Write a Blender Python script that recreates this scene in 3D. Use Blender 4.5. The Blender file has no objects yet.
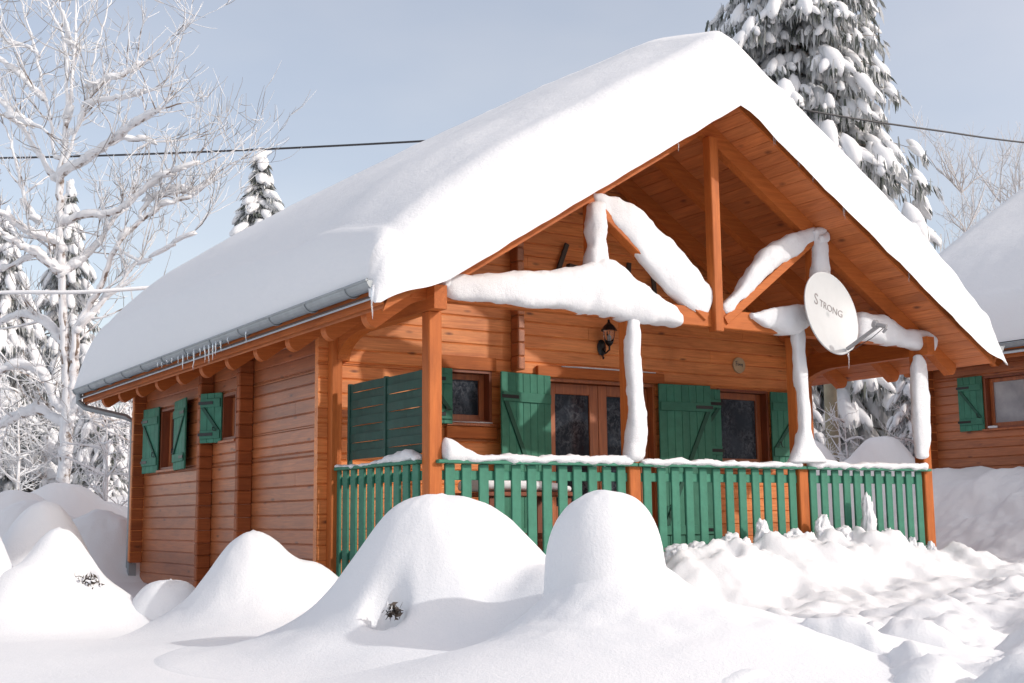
import bpy, bmesh, math, random
import numpy as np
from mathutils import Vector, Matrix, noise

R = math.radians
SC = bpy.context.scene
COL = SC.collection
rnd = random.Random(7)

# ------------------------------------------------------------------ camera
F_PX, YAW, PIT, ROL = 1234.45, .572257, .141905, -.0104533
CAM = Vector((-4.90742, -8.89062, .50403))
_f = Vector((math.sin(YAW) * math.cos(PIT), math.cos(YAW) * math.cos(PIT), math.sin(PIT)))
_r = Vector((math.cos(YAW), -math.sin(YAW), 0))
_u = _r.cross(_f)
_c, _s = math.cos(ROL), math.sin(ROL)
RIGHT, UP, FWD = _c * _r + _s * _u, -_s * _r + _c * _u, _f


def ray(px, py):
    return RIGHT * ((px - 512) / F_PX) + UP * (-(py - 341.5) / F_PX) + FWD


def dep(px, py, d):
    return CAM + ray(px, py) * d


def on_y(px, py, y=0.0):
    r = ray(px, py)
    return CAM + r * ((y - CAM.y) / r.y)


def on_x(px, py, x=0.0):
    r = ray(px, py)
    return CAM + r * ((x - CAM.x) / r.x)


cd = bpy.data.cameras.new('camera')
cam = bpy.data.objects.new('camera', cd)
COL.objects.link(cam)
cam.matrix_world = Matrix(((RIGHT.x, UP.x, -FWD.x, CAM.x), (RIGHT.y, UP.y, -FWD.y, CAM.y), (RIGHT.z, UP.z, -FWD.z, CAM.z), (0, 0, 0, 1)))
cd.sensor_width = 36
cd.lens = F_PX / 1024 * 36
cd.clip_end = 3000
SC.camera = cam

# ------------------------------------------------------------------ light
SUN_AZ, SUN_EL = 143.5, 28.0          # azimuth clockwise from +Y
w = bpy.data.worlds.new('World')
SC.world = w
w.use_nodes = True
nt = w.node_tree
sky = nt.nodes.new('ShaderNodeTexSky')
sky.sky_type = 'NISHITA'
sky.sun_disc = False
sky.sun_elevation = R(SUN_EL)
sky.sun_rotation = R(SUN_AZ)
sky.altitude = 900
sky.air_density = 1.0
sky.dust_density = 3.5
sky.ozone_density = 1.0
bg = nt.nodes['Background']
# thin high haze over the blue: a soft uneven veil added to the clear sky
tc = nt.nodes.new('ShaderNodeTexCoord')
mp = nt.nodes.new('ShaderNodeMapping')
mp.inputs['Scale'].default_value = (1.2, 1.2, 3.0)
nt.links.new(tc.outputs['Generated'], mp.inputs[0])
nz = nt.nodes.new('ShaderNodeTexNoise')
nz.inputs['Scale'].default_value = 1.6
nz.inputs['Detail'].default_value = 5
nz.inputs['Roughness'].default_value = .5
nt.links.new(mp.outputs[0], nz.inputs['Vector'])
cr = nt.nodes.new('ShaderNodeValToRGB')
cr.color_ramp.elements[0].position = .3
cr.color_ramp.elements[0].color = (1.40, 1.62, 2.05, 1)
cr.color_ramp.elements[1].position = .72
cr.color_ramp.elements[1].color = (2.55, 2.58, 2.62, 1)
nt.links.new(nz.outputs['Fac'], cr.inputs[0])
ad = nt.nodes.new('ShaderNodeMix')
ad.data_type = 'RGBA'
ad.blend_type = 'ADD'
ad.inputs[0].default_value = 1
nt.links.new(sky.outputs[0], ad.inputs[6])
# the haze is brighter and warmer towards the sun
dt = nt.nodes.new('ShaderNodeVectorMath')
dt.operation = 'DOT_PRODUCT'
dt.inputs[1].default_value = (math.sin(R(SUN_AZ)) * math.cos(R(SUN_EL)), math.cos(R(SUN_AZ)) * math.cos(R(SUN_EL)), math.sin(R(SUN_EL)))
nt.links.new(tc.outputs['Generated'], dt.inputs[0])
aur = nt.nodes.new('ShaderNodeValToRGB')
aur.color_ramp.elements[0].position = .0
aur.color_ramp.elements[0].color = (0, 0, 0, 1)
aur.color_ramp.elements[1].position = 1.0
aur.color_ramp.elements[1].color = (2.9, 2.5, 2.15, 1)
nt.links.new(dt.outputs['Value'], aur.inputs[0])
ad2 = nt.nodes.new('ShaderNodeMix')
ad2.data_type = 'RGBA'
ad2.blend_type = 'ADD'
ad2.inputs[0].default_value = 1
nt.links.new(cr.outputs[0], ad2.inputs[6])
nt.links.new(aur.outputs[0], ad2.inputs[7])
nt.links.new(ad2.outputs[2], ad.inputs[7])
wb = nt.nodes.new('ShaderNodeMix')
wb.data_type = 'RGBA'
wb.blend_type = 'MULTIPLY'
wb.inputs[0].default_value = 1
wb.inputs[7].default_value = (.91, .82, .735, 1)
nt.links.new(ad.outputs[2], wb.inputs[6])
nt.links.new(wb.outputs[2], bg.inputs[0])
bg.inputs[1].default_value = .15
sd = bpy.data.lights.new('sun', 'SUN')
sd.energy = 2.05
sd.angle = R(.9)
sd.color = (1, .955, .90)
so = bpy.data.objects.new('sun', sd)
COL.objects.link(so)
sdir = Vector((math.sin(R(SUN_AZ)) * math.cos(R(SUN_EL)), math.cos(R(SUN_AZ)) * math.cos(R(SUN_EL)), math.sin(R(SUN_EL))))
so.rotation_euler = (-sdir).to_track_quat('-Z', 'Y').to_euler()
so.location = (10, -20, 20)
SC.view_settings.view_transform = 'Standard'
SC.view_settings.look = 'None'
SC.view_settings.gamma = 1
SC.view_settings.exposure = 0.22
SC.render.engine = 'CYCLES'
SC.cycles.use_denoising = True
SC.cycles.max_bounces = 7
SC.cycles.diffuse_bounces = 4
SC.cycles.glossy_bounces = 3
SC.cycles.transmission_bounces = 4
SC.cycles.sample_clamp_indirect = 8


# ------------------------------------------------------------------ materials
class NT:
    def __init__(s, name):
        s.m = bpy.data.materials.new(name)
        s.m.use_nodes = True
        s.t = s.m.node_tree
        s.b = s.t.nodes['Principled BSDF']

    def n(s, kind, **kw):
        x = s.t.nodes.new(kind)
        for k, v in kw.items():
            setattr(x, k, v)
        return x

    def l(s, a, b):
        s.t.links.new(a, b)

    def coords(s, scale=(1, 1, 1), kind='Object'):
        tc = s.n('ShaderNodeTexCoord')
        mp = s.n('ShaderNodeMapping')
        mp.inputs['Scale'].default_value = scale
        s.l(tc.outputs[kind], mp.inputs[0])
        return mp.outputs[0]

    def noise(s, vec, scale, detail=4, rough=.55, dist=0):
        x = s.n('ShaderNodeTexNoise')
        x.inputs['Scale'].default_value = scale
        x.inputs['Detail'].default_value = detail
        x.inputs['Roughness'].default_value = rough
        x.inputs['Distortion'].default_value = dist
        s.l(vec, x.inputs['Vector'])
        return x.outputs['Fac']

    def ramp(s, fac, stops):
        x = s.n('ShaderNodeValToRGB')
        e = x.color_ramp.elements
        while len(e) < len(stops):
            e.new(.5)
        for i, (p, c) in enumerate(stops):
            e[i].position = p
            e[i].color = (*c, 1) if len(c) == 3 else c
        s.l(fac, x.inputs[0])
        return x.outputs[0]

    def mix(s, fac, a, b, mode='MIX'):
        x = s.n('ShaderNodeMix', data_type='RGBA', blend_type=mode)
        if isinstance(fac, (int, float)):
            x.inputs[0].default_value = fac
        else:
            s.l(fac, x.inputs[0])
        for i, v in ((6, a), (7, b)):
            if isinstance(v, tuple):
                x.inputs[i].default_value = (*v, 1)
            else:
                s.l(v, x.inputs[i])
        return x.outputs[2]

    def bump(s, h, strength, dist):
        x = s.n('ShaderNodeBump')
        x.inputs['Strength'].default_value = strength
        x.inputs['Distance'].default_value = dist
        s.l(h, x.inputs['Height'])
        s.l(x.outputs[0], s.b.inputs['Normal'])
        return x

    def island(s):
        return s.n('ShaderNodeNewGeometry').outputs['Random Per Island']


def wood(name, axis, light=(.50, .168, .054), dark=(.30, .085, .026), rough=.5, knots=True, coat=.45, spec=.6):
    g = NT(name)
    st = [9, 9, 9]
    st[axis] = .55
    v = g.coords(tuple(st))
    grain = g.noise(v, 3.2, 6, .62, 1.2)
    st2 = [60, 60, 60]
    st2[axis] = 1.6
    fine = g.noise(g.coords(tuple(st2)), 1.6, 3, .6)
    col = g.ramp(grain, [(.28, dark), (.72, light)])
    fn = g.ramp(fine, [(.3, (.78, .78, .78)), (.7, (1.08, 1.08, 1.08))])
    col = g.mix(.55, col, fn, 'MULTIPLY')
    isl = g.island()
    tint = g.ramp(isl, [(0, (.80, .74, .70)), (.35, (1.0, 1.0, 1.0)), (.65, (1.12, 1.06, .98)), (1, (.92, .88, .84))])
    col = g.mix(1, col, tint, 'MULTIPLY')
    if knots:
        kv = [2.2, 2.2, 7.0]
        if axis == 2:
            kv = [7, 7, 2.2]
        vo = g.n('ShaderNodeTexVoronoi')
        vo.inputs['Scale'].default_value = 1.1
        g.l(g.coords(tuple(kv)), vo.inputs['Vector'])
        kf = g.ramp(vo.outputs['Distance'], [(.05, (.9, .9, .9)), (.16, (0, 0, 0))])
        col = g.mix(kf, col, (.13, .035, .012))
    # uneven stain, sun-bleached and grimy patches
    st3 = [1.4, 1.4, 1.4]
    st3[axis] = .5
    pat = g.noise(g.coords(tuple(st3)), 1.7, 5, .65, .6)
    col = g.mix(1, col, g.ramp(pat, [(.30, (.74, .70, .68)), (.5, (1, 1, 1)), (.72, (1.16, 1.18, 1.24))]), 'MULTIPLY')
    g.l(col, g.b.inputs['Base Color'])
    g.b.inputs['Roughness'].default_value = rough
    g.b.inputs['Specular IOR Level'].default_value = spec
    g.b.inputs['Coat Weight'].default_value = coat
    g.b.inputs['Coat Roughness'].default_value = .38
    g.bump(fine, .25, .004)
    return g.m


def paint(name, base, var=.16, rough=.6):
    g = NT(name)
    n = g.noise(g.coords((3, 3, 3)), 3, 5, .6)
    d = tuple(c * (1 - var) for c in base)
    u = tuple(c * (1 + var) for c in base)
    col = g.ramp(n, [(.3, d), (.7, u)])
    isl = g.ramp(g.island(), [(0, (.88, .88, .88)), (1, (1.08, 1.08, 1.08))])
    col = g.mix(1, col, isl, 'MULTIPLY')
    g.l(col, g.b.inputs['Base Color'])
    g.b.inputs['Roughness'].default_value = rough
    g.b.inputs['Specular IOR Level'].default_value = .32
    g.bump(g.noise(g.coords((40, 40, 6)), 3, 3), .15, .003)
    return g.m


def snowmat(name, fine=.35, coarse=.4, scale=1.0, base=(.765, .78, .805)):
    g = NT(name)
    v = g.coords((scale, scale, scale))
    a = g.noise(v, 6, 5, .6)
    b = g.noise(v, 55, 3, .7)
    c2 = g.noise(v, 230, 2, .7)
    g.b.inputs['Base Color'].default_value = (*base, 1)
    g.b.inputs['Roughness'].default_value = .65
    g.b.inputs['Specular IOR Level'].default_value = .25
    m1 = g.n('ShaderNodeMath', operation='MULTIPLY')
    m1.inputs[1].default_value = coarse
    g.l(a, m1.inputs[0])
    m2 = g.n('ShaderNodeMath', operation='MULTIPLY_ADD')
    m2.inputs[1].default_value = .22
    g.l(b, m2.inputs[0])
    g.l(m1.outputs[0], m2.inputs[2])
    m3 = g.n('ShaderNodeMath', operation='MULTIPLY_ADD')
    m3.inputs[1].default_value = .08
    g.l(c2, m3.inputs[0])
    g.l(m2.outputs[0], m3.inputs[2])
    g.bump(m3.outputs[0], fine, .05)
    return g.m


def plain(name, base, rough=.5, metal=0, var=.1, sc=8):
    g = NT(name)
    n = g.noise(g.coords((1, 1, 1)), sc, 5, .6)
    g.l(g.ramp(n, [(.3, tuple(c * (1 - var) for c in base)), (.7, tuple(min(1, c * (1 + var)) for c in base))]), g.b.inputs['Base Color'])
    g.b.inputs['Roughness'].default_value = rough
    g.b.inputs['Metallic'].default_value = metal
    return g.m


M = {}
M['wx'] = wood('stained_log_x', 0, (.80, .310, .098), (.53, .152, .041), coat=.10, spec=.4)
M['wend'] = wood('stained_log_ends', 0, (.40, .115, .034), (.26, .07, .02), .6, True, .05, .3)
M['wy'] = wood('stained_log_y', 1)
PL, PD = (.48, .145, .034), (.36, .097, .021)
M['wz'] = wood('stained_post_z', 2, PL, PD, .6, False, .0, .3)
M['bx'] = wood('stained_beam_x', 0, PL, PD, .6, False, .0, .3)
M['by'] = wood('stained_beam_y', 1, PL, PD, .6, False, .0, .3)
M['soffit'] = wood('stained_soffit', 1, (.60, .205, .065), (.40, .115, .034), .55, True, .05)
M['frame'] = wood('stained_joinery', 2, (.50, .15, .042), (.27, .075, .024), .45, False, .15)
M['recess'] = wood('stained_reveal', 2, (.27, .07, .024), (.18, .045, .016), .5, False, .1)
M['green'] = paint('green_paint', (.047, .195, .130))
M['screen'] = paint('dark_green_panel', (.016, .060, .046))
M['greend'] = paint('green_paint_brace', (.02, .09, .06))
M['snow'] = snowmat('snow')
M['snow_rough'] = snowmat('snow_plastered', .6, .5, 1.6)
M['snow_roof'] = snowmat('snow_roof', .5, .6, .7)
M['snow_tree'] = snowmat('snow_tree', .4, .4, 1.0)
M['zinc'] = plain('zinc', (.30, .33, .35), .5, .35, .12)
M['black'] = plain('black_iron', (.02, .02, .022), .35, .4)
M['dark'] = plain('dark_iron_wood', (.06, .045, .035), .6)
M['dish'] = plain('dish_paint', (.53, .55, .56), .4, 0, .03)
M['grey'] = plain('grey_plastic', (.30, .30, .31), .5)
M['ink'] = plain('ink', (.10, .09, .10), .6)
M['plaque'] = plain('cut_wood', (.46, .33, .19), .6, 0, .15)
M['pole'] = plain('weathered_pole', (.30, .27, .19), .8, 0, .18, 4)
M['cable'] = plain('cable', (.035, .035, .04), .5)
M['tile'] = plain('roof_tile', (.12, .075, .06), .7)
M['floor'] = wood('deck_boards', 0, (.33, .2, .11), (.22, .12, .06), .6)
M['curtain'] = plain('curtain', (.5, .52, .55), .9)

g = NT('glass_pane')
ln = g.noise(g.coords((1, 1, .8)), 26, 3, .7, .8)
l2 = g.noise(g.coords((1, 1, 1)), 3.0, 2)
lc = g.ramp(ln, [(.42, (.018, .022, .030)), (.66, (.10, .107, .12))])  # lacy mottle painted in: reflected frosty trees and net curtain on opaque pane
g.l(g.mix(g.ramp(l2, [(.35, (0, 0, 0)), (.6, (1, 1, 1))]), (.02, .024, .032), lc), g.b.inputs['Base Color'])
g.b.inputs['Roughness'].default_value = .06
g.b.inputs['Specular IOR Level'].default_value = .5
M['glass'] = g.m

g = NT('glass_painted_reflection')
g.l(g.ramp(g.noise(g.coords((1, 9, 1)), 2.2, 4), [(.3, (.20, .21, .235)), (.7, (.42, .43, .46))]), g.b.inputs['Base Color'])  # pale sky and snow reflection painted into the pane colour
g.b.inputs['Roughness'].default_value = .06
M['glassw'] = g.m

g = NT('lace_curtain')
vo = g.n('ShaderNodeTexVoronoi')
vo.inputs['Scale'].default_value = 17
g.l(g.coords((1, 1, 1)), vo.inputs['Vector'])
g.l(g.ramp(vo.outputs['Distance'], [(.15, (.26, .27, .30)), (.5, (.035, .04, .05))]), g.b.inputs['Base Color'])
g.b.inputs['Roughness'].default_value = .9
M['lace'] = g.m

g = NT('clear_glass')
g.b.inputs['Base Color'].default_value = (1, 1, 1, 1)
g.b.inputs['Roughness'].default_value = .03
g.b.inputs['Transmission Weight'].default_value = 1
g.b.inputs['IOR'].default_value = 1.35
M['clear'] = g.m

g = NT('ice')
g.b.inputs['Base Color'].default_value = (.93, .96, 1, 1)
g.b.inputs['Roughness'].default_value = .12
g.b.inputs['Transmission Weight'].default_value = .75
g.b.inputs['IOR'].default_value = 1.3
M['ice'] = g.m

g = NT('needles')
g.l(g.ramp(g.island(), [(0, (.05, .065, .05)), (.22, (.11, .125, .11)), (.42, (.33, .345, .345)), (1, (.66, .68, .70))]), g.b.inputs['Base Color'])
g.b.inputs['Roughness'].default_value = .75
M['needles'] = g.m

g = NT('bark')
n = g.noise(g.coords((3, 3, 1)), 4, 5, .6)
g.l(g.ramp(n, [(.35, (.16, .12, .095)), (.6, (.36, .30, .26))]), g.b.inputs['Base Color'])
g.b.inputs['Roughness'].default_value = .85
M['bark'] = g.m
g = NT('frosted_bark')
n = g.noise(g.coords((1, 1, 1)), 5, 5, .6)
g.l(g.ramp(n, [(.40, (.20, .15, .12)), (.50, (.70, .69, .70)), (.7, (.82, .83, .85))]), g.b.inputs['Base Color'])
g.b.inputs['Roughness'].default_value = .8
M['frostbark'] = g.m
M['twig'] = plain('twig', (.30, .285, .28), .8, 0, .25)
M['twigpale'] = plain('pale_twig', (.50, .48, .48), .8, 0, .25)


# ------------------------------------------------------------------ mesh helpers
class MB:
    def __init__(s):
        s.v, s.f, s.mi = [], [], []
        s.cm = 0

    def add(s, vs, fs):
        o = len(s.v)
        s.v.extend([tuple(p) for p in vs])
        s.f.extend([tuple(i + o for i in f) for f in fs])
        s.mi.extend([s.cm] * len(fs))

    def box(s, a, b):
        x0, y0, z0 = a
        x1, y1, z1 = b
        s.add([(x0, y0, z0), (x1, y0, z0), (x1, y1, z0), (x0, y1, z0), (x0, y0, z1), (x1, y0, z1), (x1, y1, z1), (x0, y1, z1)],
              [(0, 3, 2, 1), (4, 5, 6, 7), (0, 1, 5, 4), (1, 2, 6, 5), (2, 3, 7, 6), (3, 0, 4, 7)])

    def bbox(s, a, b, c=.006):
        """box with chamfered vertical and horizontal edges"""
        bm = bmesh.new()
        bmesh.ops.create_cube(bm, size=1)
        d = [b[i] - a[i] for i in range(3)]
        for v in bm.verts:
            v.co = Vector([a[i] + (v.co[i] + .5) * d[i] for i in range(3)])
        bmesh.ops.bevel(bm, geom=bm.edges[:], offset=min(c, min(d) * .45), segments=1, affect='EDGES')
        s.frombm(bm)

    def frombm(s, bm, mat=None):
        bm.verts.ensure_lookup_table()
        bm.verts.index_update()
        vs = [(mat @ v.co if mat else v.co) for v in bm.verts]
        s.add(vs, [[v.index for v in f.verts] for f in bm.faces])
        bm.free()

    def hexa(s, p):
        """8 points: bottom 4 ccw, top 4 ccw"""
        s.add(p, [(0, 3, 2, 1), (4, 5, 6, 7), (0, 1, 5, 4), (1, 2, 6, 5), (2, 3, 7, 6), (3, 0, 4, 7)])

    def beam(s, a, b, w, h, up=(0, 0, 1)):
        a, b = Vector(a), Vector(b)
        d = (b - a).normalized()
        side = d.cross(Vector(up)).normalized()
        u = side.cross(d).normalized()
        c = min(.006, w * .1)
        ring = [(-w / 2 + c, -h / 2), (w / 2 - c, -h / 2), (w / 2, -h / 2 + c), (w / 2, h / 2 - c), (w / 2 - c, h / 2), (-w / 2 + c, h / 2), (-w / 2, h / 2 - c), (-w / 2, -h / 2 + c)]
        vs = [p + side * x + u * y for p in (a, b) for x, y in ring]
        n = 8
        fs = [(i, (i + 1) % n, n + (i + 1) % n, n + i) for i in range(n)]
        fs += [tuple(range(n - 1, -1, -1)), tuple(range(n, 2 * n))]
        s.add(vs, fs)

    def tube(s, pts, rad, n=6, caps=True, squash=None):
        pts = [Vector(p) for p in pts]
        if not isinstance(rad, (list, tuple)):
            rad = [rad] * len(pts)
        vs, fs = [], []
        prev = None
        for i, p in enumerate(pts):
            d = (pts[min(i + 1, len(pts) - 1)] - pts[max(i - 1, 0)])
            if d.length < 1e-9:
                d = Vector((0, 0, 1))
            d.normalize()
            if prev is None:
                prev = Vector((0, 0, 1)) if abs(d.z) < .9 else Vector((1, 0, 0))
            sd_ = d.cross(prev)
            if sd_.length < 1e-6:
                sd_ = d.orthogonal()
            sd_.normalize()
            u = sd_.cross(d).normalized()
            prev = u
            for k in range(n):
                t = 2 * math.pi * k / n
                vs.append(p + (sd_ * math.cos(t) + u * math.sin(t)) * rad[i])
        for i in range(len(pts) - 1):
            for k in range(n):
                a, b = i * n + k, i * n + (k + 1) % n
                fs.append((a, b, b + n, a + n))
        if caps:
            fs.append(tuple(range(n - 1, -1, -1)))
            o = (len(pts) - 1) * n
            fs.append(tuple(range(o, o + n)))
        s.add(vs, fs)

    def lathe(s, prof, c=(0, 0, 0), n=14, mat=None):
        vs, fs = [], []
        for r, z in prof:
            for k in range(n):
                t = 2 * math.pi * k / n
                p = Vector((r * math.cos(t), r * math.sin(t), z))
                vs.append((mat @ p if mat else p + Vector(c)))
        for i in range(len(prof) - 1):
            for k in range(n):
                a, b = i * n + k, i * n + (k + 1) % n
                fs.append((a, b, b + n, a + n))
        fs.append(tuple(range(n - 1, -1, -1)))
        o = (len(prof) - 1) * n
        fs.append(tuple(range(o, o + n)))
        s.add(vs, fs)

    def build(s, name, mat, parent=None, smooth=False):
        me = bpy.data.meshes.new(name)
        me.from_pydata(s.v, [], s.f)
        mats = mat if isinstance(mat, (list, tuple)) else [mat]
        for m in mats:
            me.materials.append(M[m] if isinstance(m, str) else m)
        if len(mats) > 1:
            me.polygons.foreach_set('material_index', s.mi)
        if smooth:
            me.polygons.foreach_set('use_smooth', [True] * len(me.polygons))
        me.update()
        o = bpy.data.objects.new(name, me)
        COL.objects.link(o)
        if parent:
            o.parent = parent
        return o


def tag(o, label=None, cat=None, group=None, kind=None):
    if label:
        o['label'] = label
    if cat:
        o['category'] = cat
    if group:
        o['group'] = group
    if kind:
        o['kind'] = kind
    return o


def empty(name, loc, label, cat, group=None, rz=0):
    o = bpy.data.objects.new(name, None)
    COL.objects.link(o)
    o.location = loc
    o.rotation_euler.z = rz
    o.empty_display_size = .1
    return tag(o, label, cat, group)


def copy_tree(o, parent=None):
    c = o.copy()
    COL.objects.link(c)
    if parent:
        c.parent = parent
    for ch in list(o.children):
        copy_tree(ch, c)
    return c


def S(a, b, t):
    if a == b:
        return 0.0 if t < a else 1.0
    t = max(0.0, min(1.0, (t - a) / (b - a)))
    return t * t * (3 - 2 * t)


def N(x, y, z=0.0):
    return noise.noise(Vector((x, y, z)))


def FB(x, y, z=0.0, o=4):
    return noise.fractal(Vector((x, y, z)), 1.0, 2.0, o)


def spline(pts, sub):
    """Catmull-Rom through tuples"""
    P = [np.array(p, float) for p in pts]
    P = [2 * P[0] - P[1]] + P + [2 * P[-1] - P[-2]]
    out = []
    for i in range(1, len(P) - 2):
        a, b, c, d = P[i - 1], P[i], P[i + 1], P[i + 2]
        for k in range(sub):
            t = k / sub
            out.append(.5 * ((2 * b) + (-a + c) * t + (2 * a - 5 * b + 4 * c - d) * t * t + (-a + 3 * b - 3 * c + d) * t ** 3))
    out.append(P[-2])
    return out


def sausage(mb, stations, sub=6, n=18, amp=.02, freq=6.0, ex=2.4, seed=0.0, cap=1.0, flat_back=None):
    """stations: (top xyz, bottom xyz, half depth, depth direction y by default)"""
    raw = [tuple(t) + tuple(b) + (h,) for t, b, h in stations]
    P = spline(raw, sub)
    tops = [Vector(p[:3]) for p in P]
    bots = [Vector(p[3:6]) for p in P]
    hs = [p[6] for p in P]
    L = len(P)
    vs, fs = [], []
    mids = [(t + b) / 2 for t, b in zip(tops, bots)]
    for i in range(L):
        k = 1.0
        c = mids[i]
        a = (tops[i] - bots[i]) / 2
        d = (mids[min(i + 1, L - 1)] - mids[max(i - 1, 0)])
        d.normalize()
        dirn = d.cross(a)
        if dirn.length < 1e-6:
            dirn = Vector((0, -1, 0))
        dirn.normalize()
        for j in range(n):
            t = 2 * math.pi * j / n
            ct, st = math.cos(t), math.sin(t)
            ct = math.copysign(abs(ct) ** (2 / ex), ct)
            st = math.copysign(abs(st) ** (2 / ex), st)
            p = c + a * st * k + dirn * hs[i] * ct * k
            nn = (a.normalized() * st + dirn * ct)
            q = p * freq
            p = p + nn * amp * (FB(q.x + seed, q.y, q.z, 3))
            vs.append(p)
    for i in range(L - 1):
        for j in range(n):
            a_, b_ = i * n + j, i * n + (j + 1) % n
            fs.append((a_, b_, b_ + n, a_ + n))
    # rounded caps
    for end, i in ((0, 0), (1, L - 1)):
        base = i * n
        ax = (mids[i] - mids[i + (1 if end == 0 else -1)]).normalized()
        sz = min((tops[i] - bots[i]).length / 2, hs[i]) * cap
        last = list(range(base, base + n))
        for kk in (1, 2):
            ang = kk * math.pi / 6
            ring = []
            for j in range(n):
                p = Vector(vs[base + j])
                c = mids[i]
                ring.append(c + (p - c) * math.cos(ang) + ax * sz * math.sin(ang))
            o = len(vs)
            vs.extend(ring)
            new = list(range(o, o + n))
            for j in range(n):
                q = (last[j], last[(j + 1) % n], new[(j + 1) % n], new[j])
                fs.append(q[::-1] if end == 0 else q)
            last = new
        vs.append(mids[i] + ax * sz)
        t = len(vs) - 1
        for j in range(n):
            q = (last[j], last[(j + 1) % n], t)
            fs.append(q[::-1] if end == 0 else q)
    mb.add(vs, fs)


# ------------------------------------------------------------------ ground
HX1, HY1 = 6.22, 8.05         # chalet extents (x 0..6.22, wall y 1.85..8)
YW = 1.85


def bank_amp(x):
    return .50 * (.62 + .38 * S(1.9, 2.7, x)) * S(-.2, .8, x) * (1 - .62 * S(4.6, 6.2, x)) * (1 - S(6.3, 7.2, x))


def ground(x, y, fine=True):
    z = -.33 + .24 * S(1, 7, x)
    z += 1.35 * S(8.2, 16, y + .15 * x * 0) * (1 - S(3, 9, x) * .3)
    z += .55 * S(13, 40, y) + 1.2 * S(30, 120, math.hypot(x, y - 10))
    z += bank_amp(x) * math.exp(-((y + .32) / .5) ** 2)
    # smooth drift at the front right of the two big mounds
    z += .17 * math.exp(-(((x + .9) / 1.3) ** 2 + ((y + 3.9) / 1.1) ** 2))
    # ploughed bank below the second chalet
    bk = S(7.6, 10.4, x) * (1 - S(5.5, 8.5, y)) * S(-7.5, -1.5, y)
    z += 1.15 * bk * (1 + .18 * N(x * .9, y * .9, 3))
    z += .45 * S(6.4, 8.5, x) * S(2.5, 6, y) * (1 - S(7.6, 10.4, x))
    # left rear banks
    z += .5 * math.exp(-(((x + .9) / 1.1) ** 2 + ((y - 10.2) / 1.4) ** 2))
    # soft undulation
    z += .05 * N(x * .45, y * .45, 1.7) + .02 * N(x * 1.3, y * 1.3, 4.2)
    if fine:
        lx = trampled(x, y)
        if lx > .01:
            wx, wy = x + .22 * N(x * 2.1, y * 2.1, 7), y + .22 * N(x * 2.1, y * 2.1, 9)
            acc = 0.0
            for f_, am, sd_ in ((1.45, .22 * S(-2.4, -4.2, y) + .15, .3), (3.1, .11, 5.1), (7.0, .03, 9.7)):
                q = Vector((wx * f_, wy * f_ * 1.1, sd_))
                d, pts_ = noise.voronoi(q)
                rr = .35 + .65 * (.5 + .5 * math.sin(pts_[0].x * 37.1 + pts_[0].y * 71.3))
                acc += am * rr * (math.exp(-(d[0] * 1.7) ** 2) - .45)
            near = .55 + .45 * S(-1.0, -4.0, y)
            z += lx * (acc * near + .085 * FB(x * 1.9, y * 1.9, 2.0, 6) + .022 * FB(x * 6, y * 6, 3.0, 4) * (.4 + .6 * S(-.3, .3, N(x * .8, y * .8, 11))))
        bz = bank_amp(x) * math.exp(-((y + .25) / .35) ** 2)
        if bz > .02:
            z += bz * (.30 * FB(x * 3.5, y * 3.5, 8.0, 4))
        if x > 7 and y < 9 and y > -8:
            z += .10 * S(7, 9, x) * FB(x * 1.6, y * 1.6, 6.0, 4)
    # keep it under the floor of the porch and the house
    if .05 < x < HX1 - .02 and y > -.02:
        ins = S(.0, .14, y) * (1 - S(HY1 + .1, HY1 + .6, y)) * S(.03, .2, x) * (1 - S(HX1 - .15, HX1, x))
        z = z * (1 - ins) + min(z, -.12) * ins
    return z


def trampled(x, y):
    # lumpy trodden snow right of the smooth drift in the foreground
    # boundary runs from (2.2,-1.2) down to (-1.2,-5.4)
    d = (x - 1.05) * .62 - (y + 2.2) * .78 * -1
    bx = 1.75 + (y + 1.2) * .80
    a = S(bx - .25, bx + .45, x)
    return a * S(9.0, -9.0 + 17.0, x) if False else a * (1 - S(1.0, 3.0, y)) * (1 - S(10, 12, x)) * S(-10, -8.5, y)


def axis_coords(lo, hi, step, far):
    a = list(np.arange(lo, hi + 1e-6, step))
    g_, x = step, hi
    while x < far:
        g_ *= 1.18
        x += g_
        a.append(x)
    g_, x = step, lo
    b = []
    while x > -far:
        g_ *= 1.18
        x -= g_
        b.append(x)
    return b[::-1] + a


xs = axis_coords(-5.2, 9.5, .036, 900)
ys = axis_coords(-8.6, 3.0, .036, 900)
mb = MB()
nx, ny = len(xs), len(ys)
vs = [(x, y, ground(x, y)) for y in ys for x in xs]
fs = [(j * nx + i, j * nx + i + 1, (j + 1) * nx + i + 1, (j + 1) * nx + i) for j in range(ny - 1) for i in range(nx - 1)]
mb.add(vs, fs)
tag(mb.build('snow_ground', 'snow', None, True), 'deep fresh snow covering the ground, trodden into lumps before the porch', None, None, 'structure')


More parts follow.
